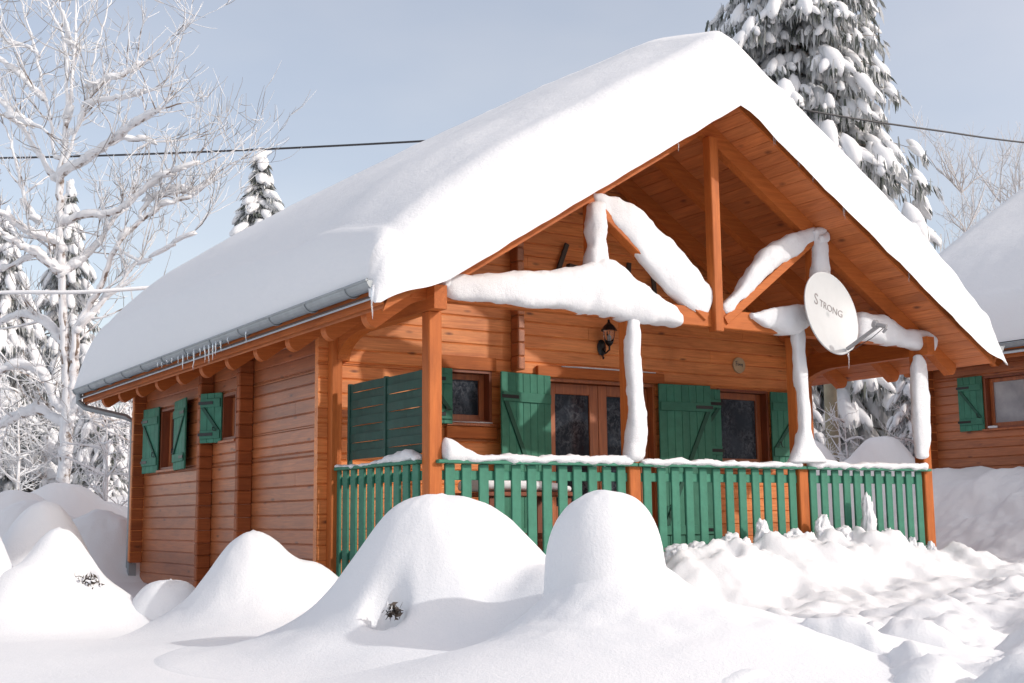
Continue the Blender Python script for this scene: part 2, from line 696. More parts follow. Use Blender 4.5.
# ------------------------------------------------------------------ snow mounds
def mound(cx, cy, bumps, rmax, label, dimples=(), kk=9, pw=1.0, nr=56, na=96, amp=.028, cat='snow mound', name='snow_mound', sx=1.0, sy=1.0, rot=0.0):
    """bumps: (dx,dy,h,radius x,radius y,power)"""
    mb = MB()
    cr, sr = math.cos(rot), math.sin(rot)

    def hgt(dx, dy):
        z = 0.0
        for bx, by, h, rx, ry, p in bumps:
            u, v = (dx - bx) * cr + (dy - by) * sr, -(dx - bx) * sr + (dy - by) * cr
            d = math.sqrt((u / rx) ** 2 + (v / ry) ** 2)
            d *= 1 + .10 * N(dx * 1.7 + cx, dy * 1.7 + cy, 2.2)
            z = math.log(math.exp(z * kk) + math.exp(h * (math.exp(-d ** p) if p < 6 else max(0.0, 1 - d * d) ** .19) * kk) - 1) / kk
        k = S(.02, .2, z)
        z += k * amp * (FB(dx * 1.8 + cx * 3, dy * 1.8 + cy, 1.0, 4) + .25 * FB(dx * 6 + cx, dy * 6 + cy, 4.0, 3))
        for bx, by, h, r in dimples:
            z -= h * math.exp(-(((dx - bx) ** 2 + (dy - by) ** 2) / r ** 2) ** 2)
        return z

    c0 = ground(cx, cy, False)
    vs = [(0, 0, ground(cx, cy, False) + hgt(0, 0))]
    fs = []
    for i in range(1, nr + 1):
        t = i / nr
        for j in range(na):
            a = 2 * math.pi * j / na
            dx, dy = rmax * t ** pw * math.cos(a) * sx, rmax * t ** pw * math.sin(a) * sy
            h = hgt(dx, dy)
            vs.append((dx, dy, ground(cx + dx, cy + dy, False) + h - .035 * S(.86, 1.0, t) - .012))
    for j in range(na):
        fs.append((0, 1 + j, 1 + (j + 1) % na))
    for i in range(nr - 1):
        for j in range(na):
            a, b = 1 + i * na + j, 1 + i * na + (j + 1) % na
            fs.append((a, a + na, b + na, b))
    mb.add(vs, fs)
    o = mb.build(name, 'snow', None, True)
    o.location = (cx, cy, 0)
    return tag(o, label, cat, 'snow mounds in front of the chalet')


mound(-.85, -1.72, [(0, 0, .98, .76, .60, 3.0), (.42, -.15, .60, .62, .5, 2.2), (.40, -.72, .50, .50, .48, 2.3), (-.15, .0, .33, 1.0, .9, 2.1)], 2.0,
      'broad smooth snow mound with a dark hole low on its flank, before the corner post', dimples=[(-.575, -.33, .25, .11)], rot=-.45)
mound(-.66, -3.22, [(0, 0, .875, .335, .335, 7.0), (.05, -.05, .50, .56, .54, 2.5), (.4, -.3, .24, 1.3, 1.0, 2.0)], 2.4,
      'round knob shaped snow mound rising in front of the railing', nr=150, na=128, kk=14, pw=1.6)
mound(-1.17, .85, [(0, 0, .76, .46, .46, 2.3), (.40, -.18, .48, .40, .40, 2.4), (.1, -.1, .22, .8, .75, 2.2)], 1.5,
      'pointed snow mound against the long log side wall', rot=-.5)
mound(-1.62, 1.55, [(0, 0, .37, .33, .33, 3.4)], .75, 'small low snow mound beside the pointed one at the side wall')
mound(-2.46, 1.92, [(0, 0, .80, .40, .40, 2.2), (.22, -.08, .34, .50, .44, 2.2), (-.28, -.2, .50, .40, .45, 2.4), (.05, -.1, .2, .8, .7, 2.2)], 1.6,
      'tall snow heap over a drooping bush with leaves showing, left of the chalet', dimples=[(.14, -.20, .28, .12)], na=120, nr=70)
mound(-2.35, 3.0, [(0, 0, 1.02, .48, .48, 2.6), (-.1, 0, .3, .9, .9, 2.2)], 1.8, 'snow heap standing just behind the tall heap over the bush')
mound(-3.10, 2.35, [(0, 0, .98, .40, .8, 2.8)], 1.4, 'snow heap cut by the edge of the picture, left of the tall heap')
mound(-1.15, 9.7, [(0, 0, .55, .9, .8, 2.4), (.9, .5, .3, .7, .7, 2.4)], 2.2, 'snow bank behind the far end of the log side wall')
mound(-1.6, 8.0, [(0, 0, .62, .55, .6, 2.6), (-.8, .5, .5, .5, .5, 2.4)], 1.9, 'snow bank at the foot of the bare tree')


for px_, py_, d_, h_, r_, lab_ in ((112, 488, 17.5, .75, .7, 'rounded snow bank left of the far log corner'), (14, 492, 19, .6, .8, 'snow bank at the left edge below the frosted shrubs'),
                                   (66, 484, 20.5, .7, .8, 'snow heap piled around the foot of the bare trunk')):
    p_ = dep(px_, py_, d_)
    mound(p_.x, p_.y, [(0, 0, h_, r_, r_, 2.6), (r_ * .8, .2, h_ * .5, r_, r_, 2.2), (-r_ * .9, .1, h_ * .55, r_, r_ * .8, 2.3)], r_ * 2.8, lab_, nr=36, na=64, amp=.06)


def sprig(cx, cy, cz, r, n, label, seed, snowy=.4, stem=0):
    q = random.Random(seed)
    t = empty('bush', (cx, cy, cz), label, 'bush')
    mb, ms = MB(), MB()
    for i in range(n):
        a = q.uniform(0, 2 * math.pi)
        d = Vector((math.cos(a), math.sin(a) - .6, q.uniform(-.2, .9))).normalized()
        p0 = Vector((q.uniform(-r, r) * .3, q.uniform(0, r) * .4, q.uniform(-.3, .1) * r))
        L = r * q.uniform(.6, 1.2)
        pts = [p0 + d * L * k / 4 + Vector((0, 0, -.5 * L * (k / 4) ** 2)) for k in range(5)]
        mb.cm = 0
        mb.tube(pts, [.004, .004, .0035, .003, .002], 4)
        for k in range(7):
            c = pts[q.randint(1, 4)] + Vector((q.gauss(0, .02), q.gauss(0, .02), q.gauss(0, .02)))
            e1 = Vector((q.gauss(0, 1), q.gauss(0, 1), q.gauss(0, 1))).normalized() * q.uniform(.015, .035)
            e2 = e1.orthogonal().normalized() * .012
            (ms if q.random() < snowy else mb).add([c - e1, c + e2, c + e1, c - e2], [(0, 1, 2, 3)])
    if stem:
        mb.tube([(0, .05, -stem), (.03, .04, -stem * .5), (0, 0, 0)], [.008, .006, .004], 5)
    mb.build('foliage', 'dark', t)
    ms.build('snow_crust', 'snow_tree', t)
    return t


pt = dep(399, 603, 7.35)
sprig(pt.x + .02, pt.y + .07, pt.z - .05, .06, 8, 'dark twigs showing in the hole of the broad snow mound', 3, .25)
pt = dep(86, 574, 9.95)
sprig(pt.x + .03, pt.y + .10, pt.z - .04, .10, 16, 'dark leafy twigs showing under the tall snow heap', 4, .3)
pt = dep(389, 527, 10.2)
sprig(pt.x, pt.y, pt.z, .075, 24, 'small frosted sprig sticking out by the left porch railing', 5, .95, .75)


# ------------------------------------------------------------------ chalet
ch = empty('chalet', (0, 0, 0), 'large reddish log chalet with green railed porch under a thick snowy gable roof', 'house', 'log chalets')
LOG = .143


def chamfer_log(mb, org, du, nrm, a0b, a1b, a0t, a1t, z0, z1, th, off=0.0):
    c = .011
    prof = [(-th, z0), (-c, z0), (0, z0 + c), (0, z1 - c), (-c, z1), (-th, z1)]
    vs = []
    for end in (0, 1):
        for o, z in prof:
            t = (z - z0) / max(1e-6, z1 - z0)
            a = (a0b + (a0t - a0b) * t) if end == 0 else (a1b + (a1t - a1b) * t)
            p = org + du * a + nrm * (o + off)
            vs.append((p.x, p.y, z))
    n = 6
    fs = [(i, (i + 1) % n, n + (i + 1) % n, n + i) for i in range(n)] + [tuple(range(n - 1, -1, -1)), tuple(range(n, 2 * n))]
    mb.add(vs, fs)


def logwall(name, org, du, nrm, length, z0, z1, openings, mat, parent, th=.075, lim=None, seed=1, joints=.35):
    q = random.Random(seed)
    mb = MB()
    org, du, nrm = Vector(org), Vector(du), Vector(nrm)
    z = z0
    while z < z1 - .01:
        zt = min(z + LOG, z1)
        cuts = sorted({z, zt} | {v for o in openings for v in o[2:4] if z + .004 < v < zt - .004})
        off = q.uniform(-.0025, .0025)
        for ca, cb in zip(cuts, cuts[1:]):
            if lim:
                lb, lt = lim(ca), lim(cb)
                if lb is None:
                    continue
                if lt is None:
                    lt = ((lb[0] + lb[1]) / 2,) * 2
            else:
                lb = lt = (0, length)
            segs = [(lb[0], lb[1], lt[0], lt[1])]
            for o in openings:
                if o[2] < cb - .002 and o[3] > ca + .002:
                    new = []
                    for s0, s1, t0, t1 in segs:
                        if o[1] <= s0 or o[0] >= s1:
                            new.append((s0, s1, t0, t1))
                            continue
                        if o[0] > s0:
                            new.append((s0, o[0], t0, o[0]))
                        if o[1] < s1:
                            new.append((o[1], s1, o[1], t1))
                    segs = new
            for s0, s1, t0, t1 in segs:
                if s1 - s0 > 2.2 and q.random() < joints and cb - ca > .1:
                    m_ = q.uniform(s0 + .7, s1 - .7)
                    chamfer_log(mb, org, du, nrm, s0, m_ - .002, t0, m_ - .002, ca, cb, th, off)
                    chamfer_log(mb, org, du, nrm, m_ + .002, s1, m_ + .002, t1, ca, cb, th, off)
                else:
                    chamfer_log(mb, org, du, nrm, s0, s1, t0, t1, ca, cb, th, off)
        z = zt
    return mb.build(name, mat, parent)


def corner(parent, name, x0, x1, y0, y1, z0, z1, mat, seed):
    """stack of crossing log ends"""
    q = random.Random(seed)
    mb = MB()
    z = z0
    while z < z1 - .02:
        zt = min(z + LOG, z1)
        j = q.uniform(-.004, .004)
        mb.bbox((x0 + j, y0 + j * .3, z), (x1, y1, zt - .002), .011)
        z = zt
    return mb.build(name, mat, parent)


RX, RZ, SL = 3.10, 4.45, .624      # ridge x, underside of the roof deck at the ridge, slope
WIN_L = [(7.23 - YW, 6.60 - YW)]


def under(x):
    return RZ - SL * abs(x - RX)


Z0 = -.02
# left wall: a runs along +y from YW
ow1 = (6.60 - YW, 7.25 - YW, 1.17, 1.96)
ow2 = (4.47 - YW, 4.90 - YW, 1.42, 1.95)
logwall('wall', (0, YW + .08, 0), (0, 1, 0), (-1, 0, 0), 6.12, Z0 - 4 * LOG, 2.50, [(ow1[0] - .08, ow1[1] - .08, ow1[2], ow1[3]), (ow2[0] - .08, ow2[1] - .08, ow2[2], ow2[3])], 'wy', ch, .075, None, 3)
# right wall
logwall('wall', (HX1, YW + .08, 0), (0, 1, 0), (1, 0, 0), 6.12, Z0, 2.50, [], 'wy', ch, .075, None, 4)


def gl(z):
    h = (RZ - .03 - z) / SL
    if h <= 0.02:
        return None
    a, b = RX - h, RX + h
    return (max(a, -.17), min(b, HX1 + .17))


D0, D1, DZ = 2.45, 3.90, 1.97
W1 = (1.25, 1.75, 1.46, 2.0)
W2 = (4.85, 5.64, 1.06, 1.97)
fo = (D0, D1, -.1, DZ)
logwall('wall', (0, YW, 0), (1, 0, 0), (0, -1, 0), HX1, Z0, 4.4, [fo, W1, W2], 'wx', ch, .078, gl, 5, .5)
logwall('wall', (0, HY1, 0), (1, 0, 0), (0, 1, 0), HX1, Z0, 4.4, [], 'wx', ch, .078, gl, 6, .5)
# crossing log ends
corner(ch, 'log_end', -.165, -.001, 7.965, 8.045, Z0 - .02, 2.42, 'wend', 11)
corner(ch, 'log_end', -.165, -.001, 5.24, 5.34, Z0 - .3, 2.42, 'wend', 12)
corner(ch, 'log_end', -.165, -.001, 3.955, 4.055, Z0 - .3, 2.42, 'wend', 13)
corner(ch, 'log_end', 1.99, 2.08, YW - .15, YW - .001, 2.02, 3.68, 'wy', 14)
mb = MB()
mb.bbox((-.155, 8.05, -.6), (-.05, 8.13, Z0 - .03), .004)
mb.build('footing', 'zinc', ch)
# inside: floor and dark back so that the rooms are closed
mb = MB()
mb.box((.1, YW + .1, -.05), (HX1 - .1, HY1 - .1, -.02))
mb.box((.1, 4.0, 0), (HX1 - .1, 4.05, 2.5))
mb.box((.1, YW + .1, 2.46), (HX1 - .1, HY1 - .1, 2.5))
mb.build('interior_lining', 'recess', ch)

# porch floor
mb = MB()
for i in range(14):
    y = .02 + i * .13
    mb.bbox((.02, y, -.06), (HX1, y + .124, 0), .004)
mb.build('deck', 'floor', ch)

# posts
PX = [(0, .125), (2.075, 2.205), (4.222, 4.350), (6.118, 6.248)]
for i, (a, b) in enumerate(PX):
    mb = MB()
    mb.bbox((a, .0, -.45), (b, .125, 2.22 if i == 0 else 2.30), .008)
    mb.build('post', 'wz', ch)
mb = MB()
mb.bbox((-.075, YW - .105, -.05), (.03, YW - .003, 2.22), .006)
mb.build('post', 'wz', ch)
mb = MB()
mb.bbox((HX1 - .03, YW - .105, -.05), (HX1 + .075, YW - .003, 2.22), .006)
mb.build('post', 'wz', ch)


def bracket_beam(x0, x1):
    """side plate from the corner post to the wall with a curved bracket"""
    mb = MB()
    prof = [(-.13, 2.22), (1.30, 2.22)]
    for k in range(7):
        t = k / 6 * math.pi / 2
        prof.append((1.30 + .44 * math.sin(t), 2.06 + .16 * math.cos(t) - .06 * k / 6))
    prof += [(1.845, 1.99), (1.845, 2.42), (-.13, 2.42)]
    n = len(prof)
    vs = [(x, y, z) for x in (x0, x1) for y, z in prof]
    fs = [(i, (i + 1) % n, n + (i + 1) % n, n + i) for i in range(n)] + [tuple(range(n - 1, -1, -1)), tuple(range(n, 2 * n))]
    mb.add(vs, fs)
    return mb.build('side_beam', 'by', ch)


bracket_beam(-.02, .10)
bracket_beam(HX1 - .10, HX1 + .02)
mb = MB()
mb.bbox((-.17, .003, 2.315), (HX1 + .17, .118, 2.50), .008)
mb.build('front_beam', 'bx', ch)
mb = MB()
mb.bbox((3.125, -.06, 2.27), (3.232, .05, 4.22), .007)
mb.build('king_post', 'wz', ch)
for x in (1.68, 4.55):
    mb = MB()
    mb.bbox((x, .012, 2.50), (x + .135, .11, under(x) - .14), .006)
    mb.build('truss_post', 'wz', ch)
mb = MB()
mb.beam((1.80, .045, 3.315), (3.06, .045, 2.405), .085, .125, (0, 1, 0))
mb.build('strut', 'bx', ch)
mb = MB()
mb.beam((4.56, .045, 3.33), (3.30, .045, 2.39), .085, .125, (0, 1, 0))
mb.build('strut', 'bx', ch)

# roof
YF, YB = -.42, 8.75
XL, XR = -.62, 2 * RX + .62
roof = None
mb = MB()
th = .05
for sgn in (-1, 1):
    # deck boards run along y; each board a sloping strip
    nb_ = 30
    span = RX - XL
    for i in range(nb_):
        u0, u1 = i / nb_ * span, (i + 1) / nb_ * span - .006
        x0, x1 = RX + sgn * u0, RX + sgn * u1
        z0, z1 = RZ - SL * u0, RZ - SL * u1
        p = [(x0, YF, z0), (x1, YF, z1), (x1, YB, z1), (x0, YB, z0)]
        t = [(a, b, c + th) for a, b, c in p]
        if sgn < 0:
            p, t = [p[1], p[0], p[3], p[2]], [t[1], t[0], t[3], t[2]]
        mb.hexa(p + t)
roof = mb.build('roof', 'soffit', ch)
# rake boards
for sgn in (-1, 1):
    for y in (YF - .028, YB + .003):
        mb = MB()
        u0, u1 = .0, RX - XL + .03
        x0, x1 = RX, RX + sgn * u1
        z0, z1 = RZ, RZ - SL * u1
        lo, hi = -.012, .085
        p = [(x0, y, z0 + lo), (x1, y, z1 + lo), (x1, y + .025, z1 + lo), (x0, y + .025, z0 + lo)]
        t = [(a, b, c + hi - lo) for a, b, c in p]
        t[1] = (t[1][0] + sgn * -.05, t[1][1], t[1][2] + .03)
        t[2] = (t[2][0] + sgn * -.05, t[2][1], t[2][2] + .03)
        if sgn < 0:
            p, t = [p[1], p[0], p[3], p[2]], [t[1], t[0], t[3], t[2]]
        mb.hexa(p + t)
        mb.build('rake_board', 'bx', roof)
# covering
mb = MB()
for sgn in (-1, 1):
    u1 = RX - XL + .07
    x1 = RX + sgn * u1
    for (y0, y1) in ((YF - .05, YB + .03),):
        p = [(RX, y0, RZ + .118), (x1, y0, RZ - SL * u1 + .118), (x1, y1, RZ - SL * u1 + .118), (RX, y1, RZ + .118)]
        t = [(a, b, c + .03) for a, b, c in p]
        if sgn < 0:
            p, t = [p[1], p[0], p[3], p[2]], [t[1], t[0], t[3], t[2]]
        mb.hexa(p + t)
mb.build('covering', 'tile', roof)
# rafters with rounded tails
ry = [.06] + [.06 + .8 * k for k in range(1, 11)]


def rafter(y, wd=.10):
    mb = MB()
    for sgn in (-1, 1):
        dpt = .20
        pr = []
        ue = RX - XL - .05
        pr.append((0.0, RZ - .002))
        pr.append((ue, RZ - SL * ue - .002))
        for k in range(1, 7):
            t = k / 6 * math.pi / 2
            pr.append((ue - .09 * (1 - math.cos(t)), RZ - SL * ue - .02 - .10 * math.sin(t)))
        pr.append((ue - .40, RZ - SL * (ue - .40) - .15))
        pr.append((ue - .66, RZ - SL * (ue - .66) - dpt))
        pr.append((0.0, RZ - dpt))
        n = len(pr)
        vs = [(RX + sgn * u, yy, z) for yy in (y - wd / 2, y + wd / 2) for u, z in pr]
        f = [(i, (i + 1) % n, n + (i + 1) % n, n + i) for i in range(n)] + [tuple(range(n - 1, -1, -1)), tuple(range(n, 2 * n))]
        if sgn > 0:
            f = [q[::-1] for q in f]
        mb.add(vs, f)
    return mb.build('rafter', 'bx', roof)


r0 = rafter(0)
r0.location = (0, ry[0], 0)
for y in ry[1:]:
    c = r0.copy()
    COL.objects.link(c)
    c.location = (0, y, 0)

# fascia boards behind the gutters
for x0_, x1_ in ((-.668, -.640), (2 * RX + .640, 2 * RX + .668)):
    mb = MB()
    mb.bbox((x0_, YF - .02, 2.150), (x1_, YB, 2.345), .004)
    mb.build('fascia', 'by', roof)


# gutters
def gutter(x, z, y0, y1, parent, sgn):
    mb = MB()
    n = 9
    r = .068
    prof = []
    for k in range(n):
        t = math.pi * k / (n - 1)
        prof.append((-math.cos(t) * r, -math.sin(t) * r))
    inner = [(a * .9, b * .9) for a, b in prof[::-1]]
    ring = prof + inner
    m = len(ring)
    vs = [(x + a, y, z + b) for y in (y0, y1) for a, b in ring]
    fs = [(i, (i + 1) % m, m + (i + 1) % m, m + i) for i in range(m)]
    mb.add(vs, fs)
    for y in (y0, y1):
        mb.add([(x + a, y, z + b) for a, b in prof], [tuple(range(n))])
    mb.tube([(x - sgn * r * -1, y0, z), (x - sgn * r * -1, y1, z)], .011, 6)
    g_ = mb.build('gutter', 'zinc', parent)
    bk = MB()
    y = y0 + .4
    while y < y1:
        pr = [(x + a * 1.08, y, z + b * 1.08) for a, b in prof]
        bk.tube(pr, .009, 5)
        y += .8
    bk.build('gutter_bracket', 'zinc', g_)
    return g_


GX, GZ = -.730, 2.325
gut = gutter(GX, GZ, YF - .04, YB + .06, ch, -1)
gutter(2 * RX - GX, GZ, YF - .04, YB + .06, ch, 1)
mb = MB()
pp = [(GX, YB - .05, GZ - .05), (GX, YB - .05, GZ - .17), (GX + .08, YB - .10, GZ - .25), (-.19, 8.25, 1.93), (-.11, 8.19, 1.86), (-.11, 8.19, 1.2), (-.11, 8.19, -.5)]
mb.tube(pp, .042, 9)
mb.build('downpipe', 'zinc', gut)


def icicle(p, L, r, parent, seed):
    q = random.Random(seed)
    mb = MB()
    pts, rad = [], []
    for k in range(6):
        t = k / 5
        pts.append((p[0] + q.gauss(0, .003), p[1] + q.gauss(0, .003), p[2] - L * t))
        rad.append(r * (1 - t) ** .8 * (1 + .15 * math.sin(9 * t)) + .0012)
    mb.tube(pts, rad, 6)
    return mb.build('icicle', 'ice', parent, True)


q = random.Random(31)
for px, L in ((372, .30), (172, .07), (178, .10), (183, .20), (188, .10), (194, .24), (200, .10), (205, .19), (209, .22), (213, .20), (216, .15), (221, .13), (228, .07), (246, .12), (158, .06), (162, .08), (167, .05)):
    y = on_x(px, 276 + (370 - px) * .366, GX - .05).y
    icicle((GX - .045, y, GZ - .045), L * .9, .012 if L > .12 else .009, gut, int(px))

# rake edge icicles
qi = random.Random(19)
for k_ in range(14):
    sg_ = -1 if k_ % 2 else 1
    u_ = qi.uniform(.15, 3.4)
    icicle((RX + sg_ * u_, YF - .06, RZ - SL * u_ + .01), qi.uniform(.04, .11), .006, roof, 300 + k_)
for px, py, L in ((563, 200, .12), (678, 140, .16), (730, 103, .10), (735, 106, .07)):
    p = on_y(px, py, YF - .05)
    icicle((p.x, p.y, p.z + .05), L, .009, roof, int(px))


# ---- windows, doors, shutters
def frame_box(mb, x0, x1, z0, z1, y0, y1, fw):
    """frame of four members in the xz plane"""
    mb.bbox((x0, y0, z0), (x0 + fw, y1, z1), .004)
    mb.bbox((x1 - fw, y0, z0), (x1, y1, z1), .004)
    mb.bbox((x0 + fw, y0, z1 - fw), (x1 - fw, y1, z1), .004)
    mb.bbox((x0 + fw, y0, z0), (x1 - fw, y1, z0 + fw), .004)


def reveal(mb, x0, x1, z0, z1, y0, y1, t=.03):
    mb.box((x0, y0, z0), (x0 + t, y1, z1))
    mb.box((x1 - t, y0, z0), (x1, y1, z1))
    mb.box((x0 + t, y0, z1 - t), (x1 - t, y1, z1))
    mb.box((x0 + t, y0, z0), (x1 - t, y1, z0 + t))


def window(x0, x1, z0, z1, parent, lace='lace', loc=None, rz=0, fw=.075, split=False, curtain_gap=.0):
    """window looking to -y; outer wall face at y=0 in its own space"""
    mb = MB()
    reveal(mb, x0 - .001, x1 + .001, z0 - .001, z1 + .001, -.012, .16)
    o = mb.build('window', 'recess', parent)
    fb = MB()
    frame_box(fb, x0 + .031, x1 - .031, z0 + .031, z1 - .031, .09, .14, fw)
    if split:
        xm = (x0 + x1) / 2
        fb.bbox((xm - .05, .088, z0 + .03 + fw), (xm + .05, .142, z1 - .03 - fw), .004)
    fb.build('frame', 'frame', o)
    pb = MB()
    pb.box((x0 + .04 + fw * .6, .112, z0 + .04 + fw * .6), (x1 - .04 - fw * .6, .118, z1 - .04 - fw * .6))
    pb.build('pane', 'glass', o)
    cb = MB()
    n = 24
    xa, xb = x0 + .06, x1 - .06
    vs, fs = [], []
    for i in range(n + 1):
        x = xa + (xb - xa) * i / n
        y = .20 + .02 * math.sin(i * 1.3)
        vs += [(x, y, z0 + .05), (x, y, z1 - .05)]
    for i in range(n):
        fs.append((2 * i, 2 * i + 2, 2 * i + 3, 2 * i + 1))
    cb.add(vs, fs)
    cb.build('curtain', lace, o)
    sb = MB()
    sb.bbox((x0 - .05, -.05, z0 - .035), (x1 + .05, .0, z0 - .003), .005)
    sb.build('sill', 'frame', o)
    if loc:
        o.location = loc
    o.rotation_euler.z = rz
    return o


window(W1[0], W1[1], W1[2], W1[3], ch, 'lace', (0, YW, 0), 0, .06)
window(W2[0], W2[1], W2[2], W2[3], ch, 'lace', (0, YW, 0), 0, .075)
# side wall windows: local x runs along -y when rotated by -90 deg
for a in ((6.60, 7.25, 1.17, 1.96), (4.47, 4.90, 1.42, 1.95)):
    window(-a[1], -a[0], a[2], a[3], ch, 'lace', (0, 0, 0), R(-90), .06)
# snow and trim of the small front window
mb = MB()
mb.bbox((1.08, YW - .03, 2.0), (1.80, YW - .004, 2.135), .005)
mb.build('lintel_board', 'bx', ch)
mb = MB()
mb.bbox((1.2, YW - .045, 1.30), (1.80, YW - .004, 1.42), .005)
mb.build('apron_board', 'bx', ch)
mb = MB()
mb.bbox((2.30, YW - .05, 1.975), (4.02, YW - .004, 2.09), .006)
mb.build('door_lintel', 'bx', ch)

# french door
mb = MB()
reveal(mb, D0 - .001, D1 + .001, -.03, DZ + .001, YW - .012, YW + .16, .035)
dr = mb.build('door_frame', 'frame', ch)


def leaf(x0, x1):
    mb = MB()
    frame_box(mb, x0, x1, .02, DZ - .04, YW + .08, YW + .125, .115)
    mb.bbox((x0 + .115, YW + .085, .135), (x1 - .115, YW + .12, .62), .006)
    d = mb.build('door', 'frame', ch)
    pb = MB()
    pb.box((x0 + .10, YW + .10, .62), (x1 - .10, YW + .106, DZ - .14))
    pb.build('pane', 'glass', d)
    cb = MB()
    n = 22
    vs, fs = [], []
    for i in range(n + 1):
        x = x0 + .08 + (x1 - x0 - .16) * i / n
        y = YW + .19 + .02 * math.sin(i * 1.1)
        vs += [(x, y, .2), (x, y, DZ - .1)]
    for i in range(n):
        fs.append((2 * i, 2 * i + 2, 2 * i + 3, 2 * i + 1))
    cb.add(vs, fs)
    cb.build('curtain', 'lace', d)
    return d


xm = (D0 + D1) / 2
leaf(D0 + .037, xm - .003)
d2 = leaf(xm + .003, D1 - .037)
mb = MB()
mb.bbox((xm + .04, YW + .05, .98), (xm + .065, YW + .078, 1.16), .004)
mb.tube([(xm + .052, YW + .055, 1.05), (xm + .052, YW + .03, 1.05), (xm + .15, YW + .03, 1.045)], .009, 6)
mb.build('handle', 'black', d2)


def shutter(p, qn, z0, z1, parent, nb=5, brace=1, hook=True, bat=(.17, .80)):
    """p -> qn: ends of the shutter's base line seen left to right from outside (facing side is to the right hand: -y when p->q is +x)"""
    p, qn = Vector((p[0], p[1], 0)), Vector((qn[0], qn[1], 0))
    wd = (qn - p).length
    h = z1 - z0
    mb = MB()
    bw = wd / nb
    for i in range(nb):
        mb.bbox((i * bw + .0008, -.012, 0), ((i + 1) * bw - .0008, .012, h), .005)
    for t in bat:
        zz = h * t
        mb.bbox((.012, -.030, zz - .05), (wd - .012, -.011, zz + .05), .004)
    o = mb.build('shutter', 'green', parent)
    zb0, zb1 = h * bat[0] + .05, h * bat[-1] - .05
    bb = MB()
    if brace:
        xa, xb = (.05, wd - .05) if brace > 0 else (wd - .05, .05)
        bb.beam((xa, -.0215, zb1), (xb, -.0215, zb0), .021, .05, (0, -1, 0)) if False else bb.hexa([
            (xa - .028, -.030, zb1), (xa + .028, -.030, zb1), (xa + .028, -.0125, zb1), (xa - .028, -.0125, zb1),
            (xb - .028, -.030, zb0), (xb + .028, -.030, zb0), (xb + .028, -.0125, zb0), (xb - .028, -.0125, zb0)])
        bb.build('brace', 'greend', o)
    hb = MB()
    hx = wd - .10 if brace > 0 else .10
    hb.tube([(hx, -.03, h * .30), (hx, -.05, h * .31), (hx + .01, -.055, h * .24), (hx + .05, -.05, h * .24)], .006, 5)
    for t in bat:
        hb.bbox((-.01 if brace > 0 else wd - .22, -.036, h * t - .018), (.22 if brace > 0 else wd + .01, -.030, h * t + .018), .002)
    hb.build('ironwork', 'black', o)
    o.location = (p.x, p.y, z0)
    o.rotation_euler.z = math.atan2((qn - p).y, (qn - p).x)
    return o


yS = YW - .055
shutter((1.76, YW - .17), (2.45, yS), .04, 1.985, ch, 7, 1, bat=(.16, .87))
shutter((3.90, yS - .02), (4.60, YW - .15), .04, 1.975, ch, 7, -1, bat=(.16, .87))
shutter((4.36, YW - .04), (4.85, YW - .04), 1.10, 1.955, ch, 5, -1)
shutter((5.645, YW - .045), (6.12, YW - .06), 1.10, 1.965, ch, 5, -1)
shutter((.95, YW - .05), (1.262, YW - .045), 1.44, 2.0, ch, 3, 1)
# side wall shutters (facing -x: base line runs from +y to -y)
shutter((-.07, 7.83), (-.035, 7.26), 1.14, 2.0, ch, 4, 1)
shutter((-.035, 6.60), (-.10, 5.96), 1.14, 2.01, ch, 4, -1)
shutter((-.172, 5.20), (-.02, 4.90), 1.40, 1.98, ch, 3, 1)

# privacy screen on the left of the porch
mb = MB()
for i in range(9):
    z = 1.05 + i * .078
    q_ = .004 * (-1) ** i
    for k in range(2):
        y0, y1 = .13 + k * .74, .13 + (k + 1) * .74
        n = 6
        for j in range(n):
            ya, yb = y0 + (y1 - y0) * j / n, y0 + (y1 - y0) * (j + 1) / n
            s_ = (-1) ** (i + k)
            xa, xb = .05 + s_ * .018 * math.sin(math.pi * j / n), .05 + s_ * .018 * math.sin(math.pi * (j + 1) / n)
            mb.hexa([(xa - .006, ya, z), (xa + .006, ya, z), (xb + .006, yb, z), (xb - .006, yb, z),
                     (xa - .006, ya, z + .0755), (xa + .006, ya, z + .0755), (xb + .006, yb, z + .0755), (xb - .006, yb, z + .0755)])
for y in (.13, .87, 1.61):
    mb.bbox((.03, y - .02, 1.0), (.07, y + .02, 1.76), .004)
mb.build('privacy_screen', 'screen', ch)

# railings
def railing(kind, a, b, n, parent):
    mb = MB()
    if kind == 'x':
        mb.bbox((a - .06, -.05, .955), (b + .06, .05, .985), .005)
        mb.bbox((a, .035, .82), (b, .065, .90), .004)
        mb.bbox((a, .035, .14), (b, .065, .22), .004)
    else:
        mb.bbox((-.05, a, .957), (.05, b, .987), .005)
        mb.bbox((.012, a, .82), (.042, b, .90), .004)
        mb.bbox((.012, a, .14), (.042, b, .22), .004)
    o = mb.build('railing', 'green', parent)
    bm_ = MB()
    if kind == 'x':
        bm_.bbox((-.047, .008, .02), (.047, .034, .953), .005)
    else:
        bm_.bbox((-.016, -.052, -.10), (.011, .052, .955), .005)
    base = bm_.build('baluster', 'green', o)
    st = (b - a) / n
    for i in range(n):
        c = base if i == 0 else base.copy()
        if i:
            COL.objects.link(c)
        t = a + st * (i + .5)
        j = rnd.uniform(-.005, .005)
        c.location = (t + j, 0, 0) if kind == 'x' else (0, t + j, 0)
    return o


railing('x', .125, 2.075, 12, ch)
railing('x', 2.205, 4.222, 12, ch)
railing('x', 4.350, 6.118, 11, ch)
railing('y', .13, 1.83, 10, ch)


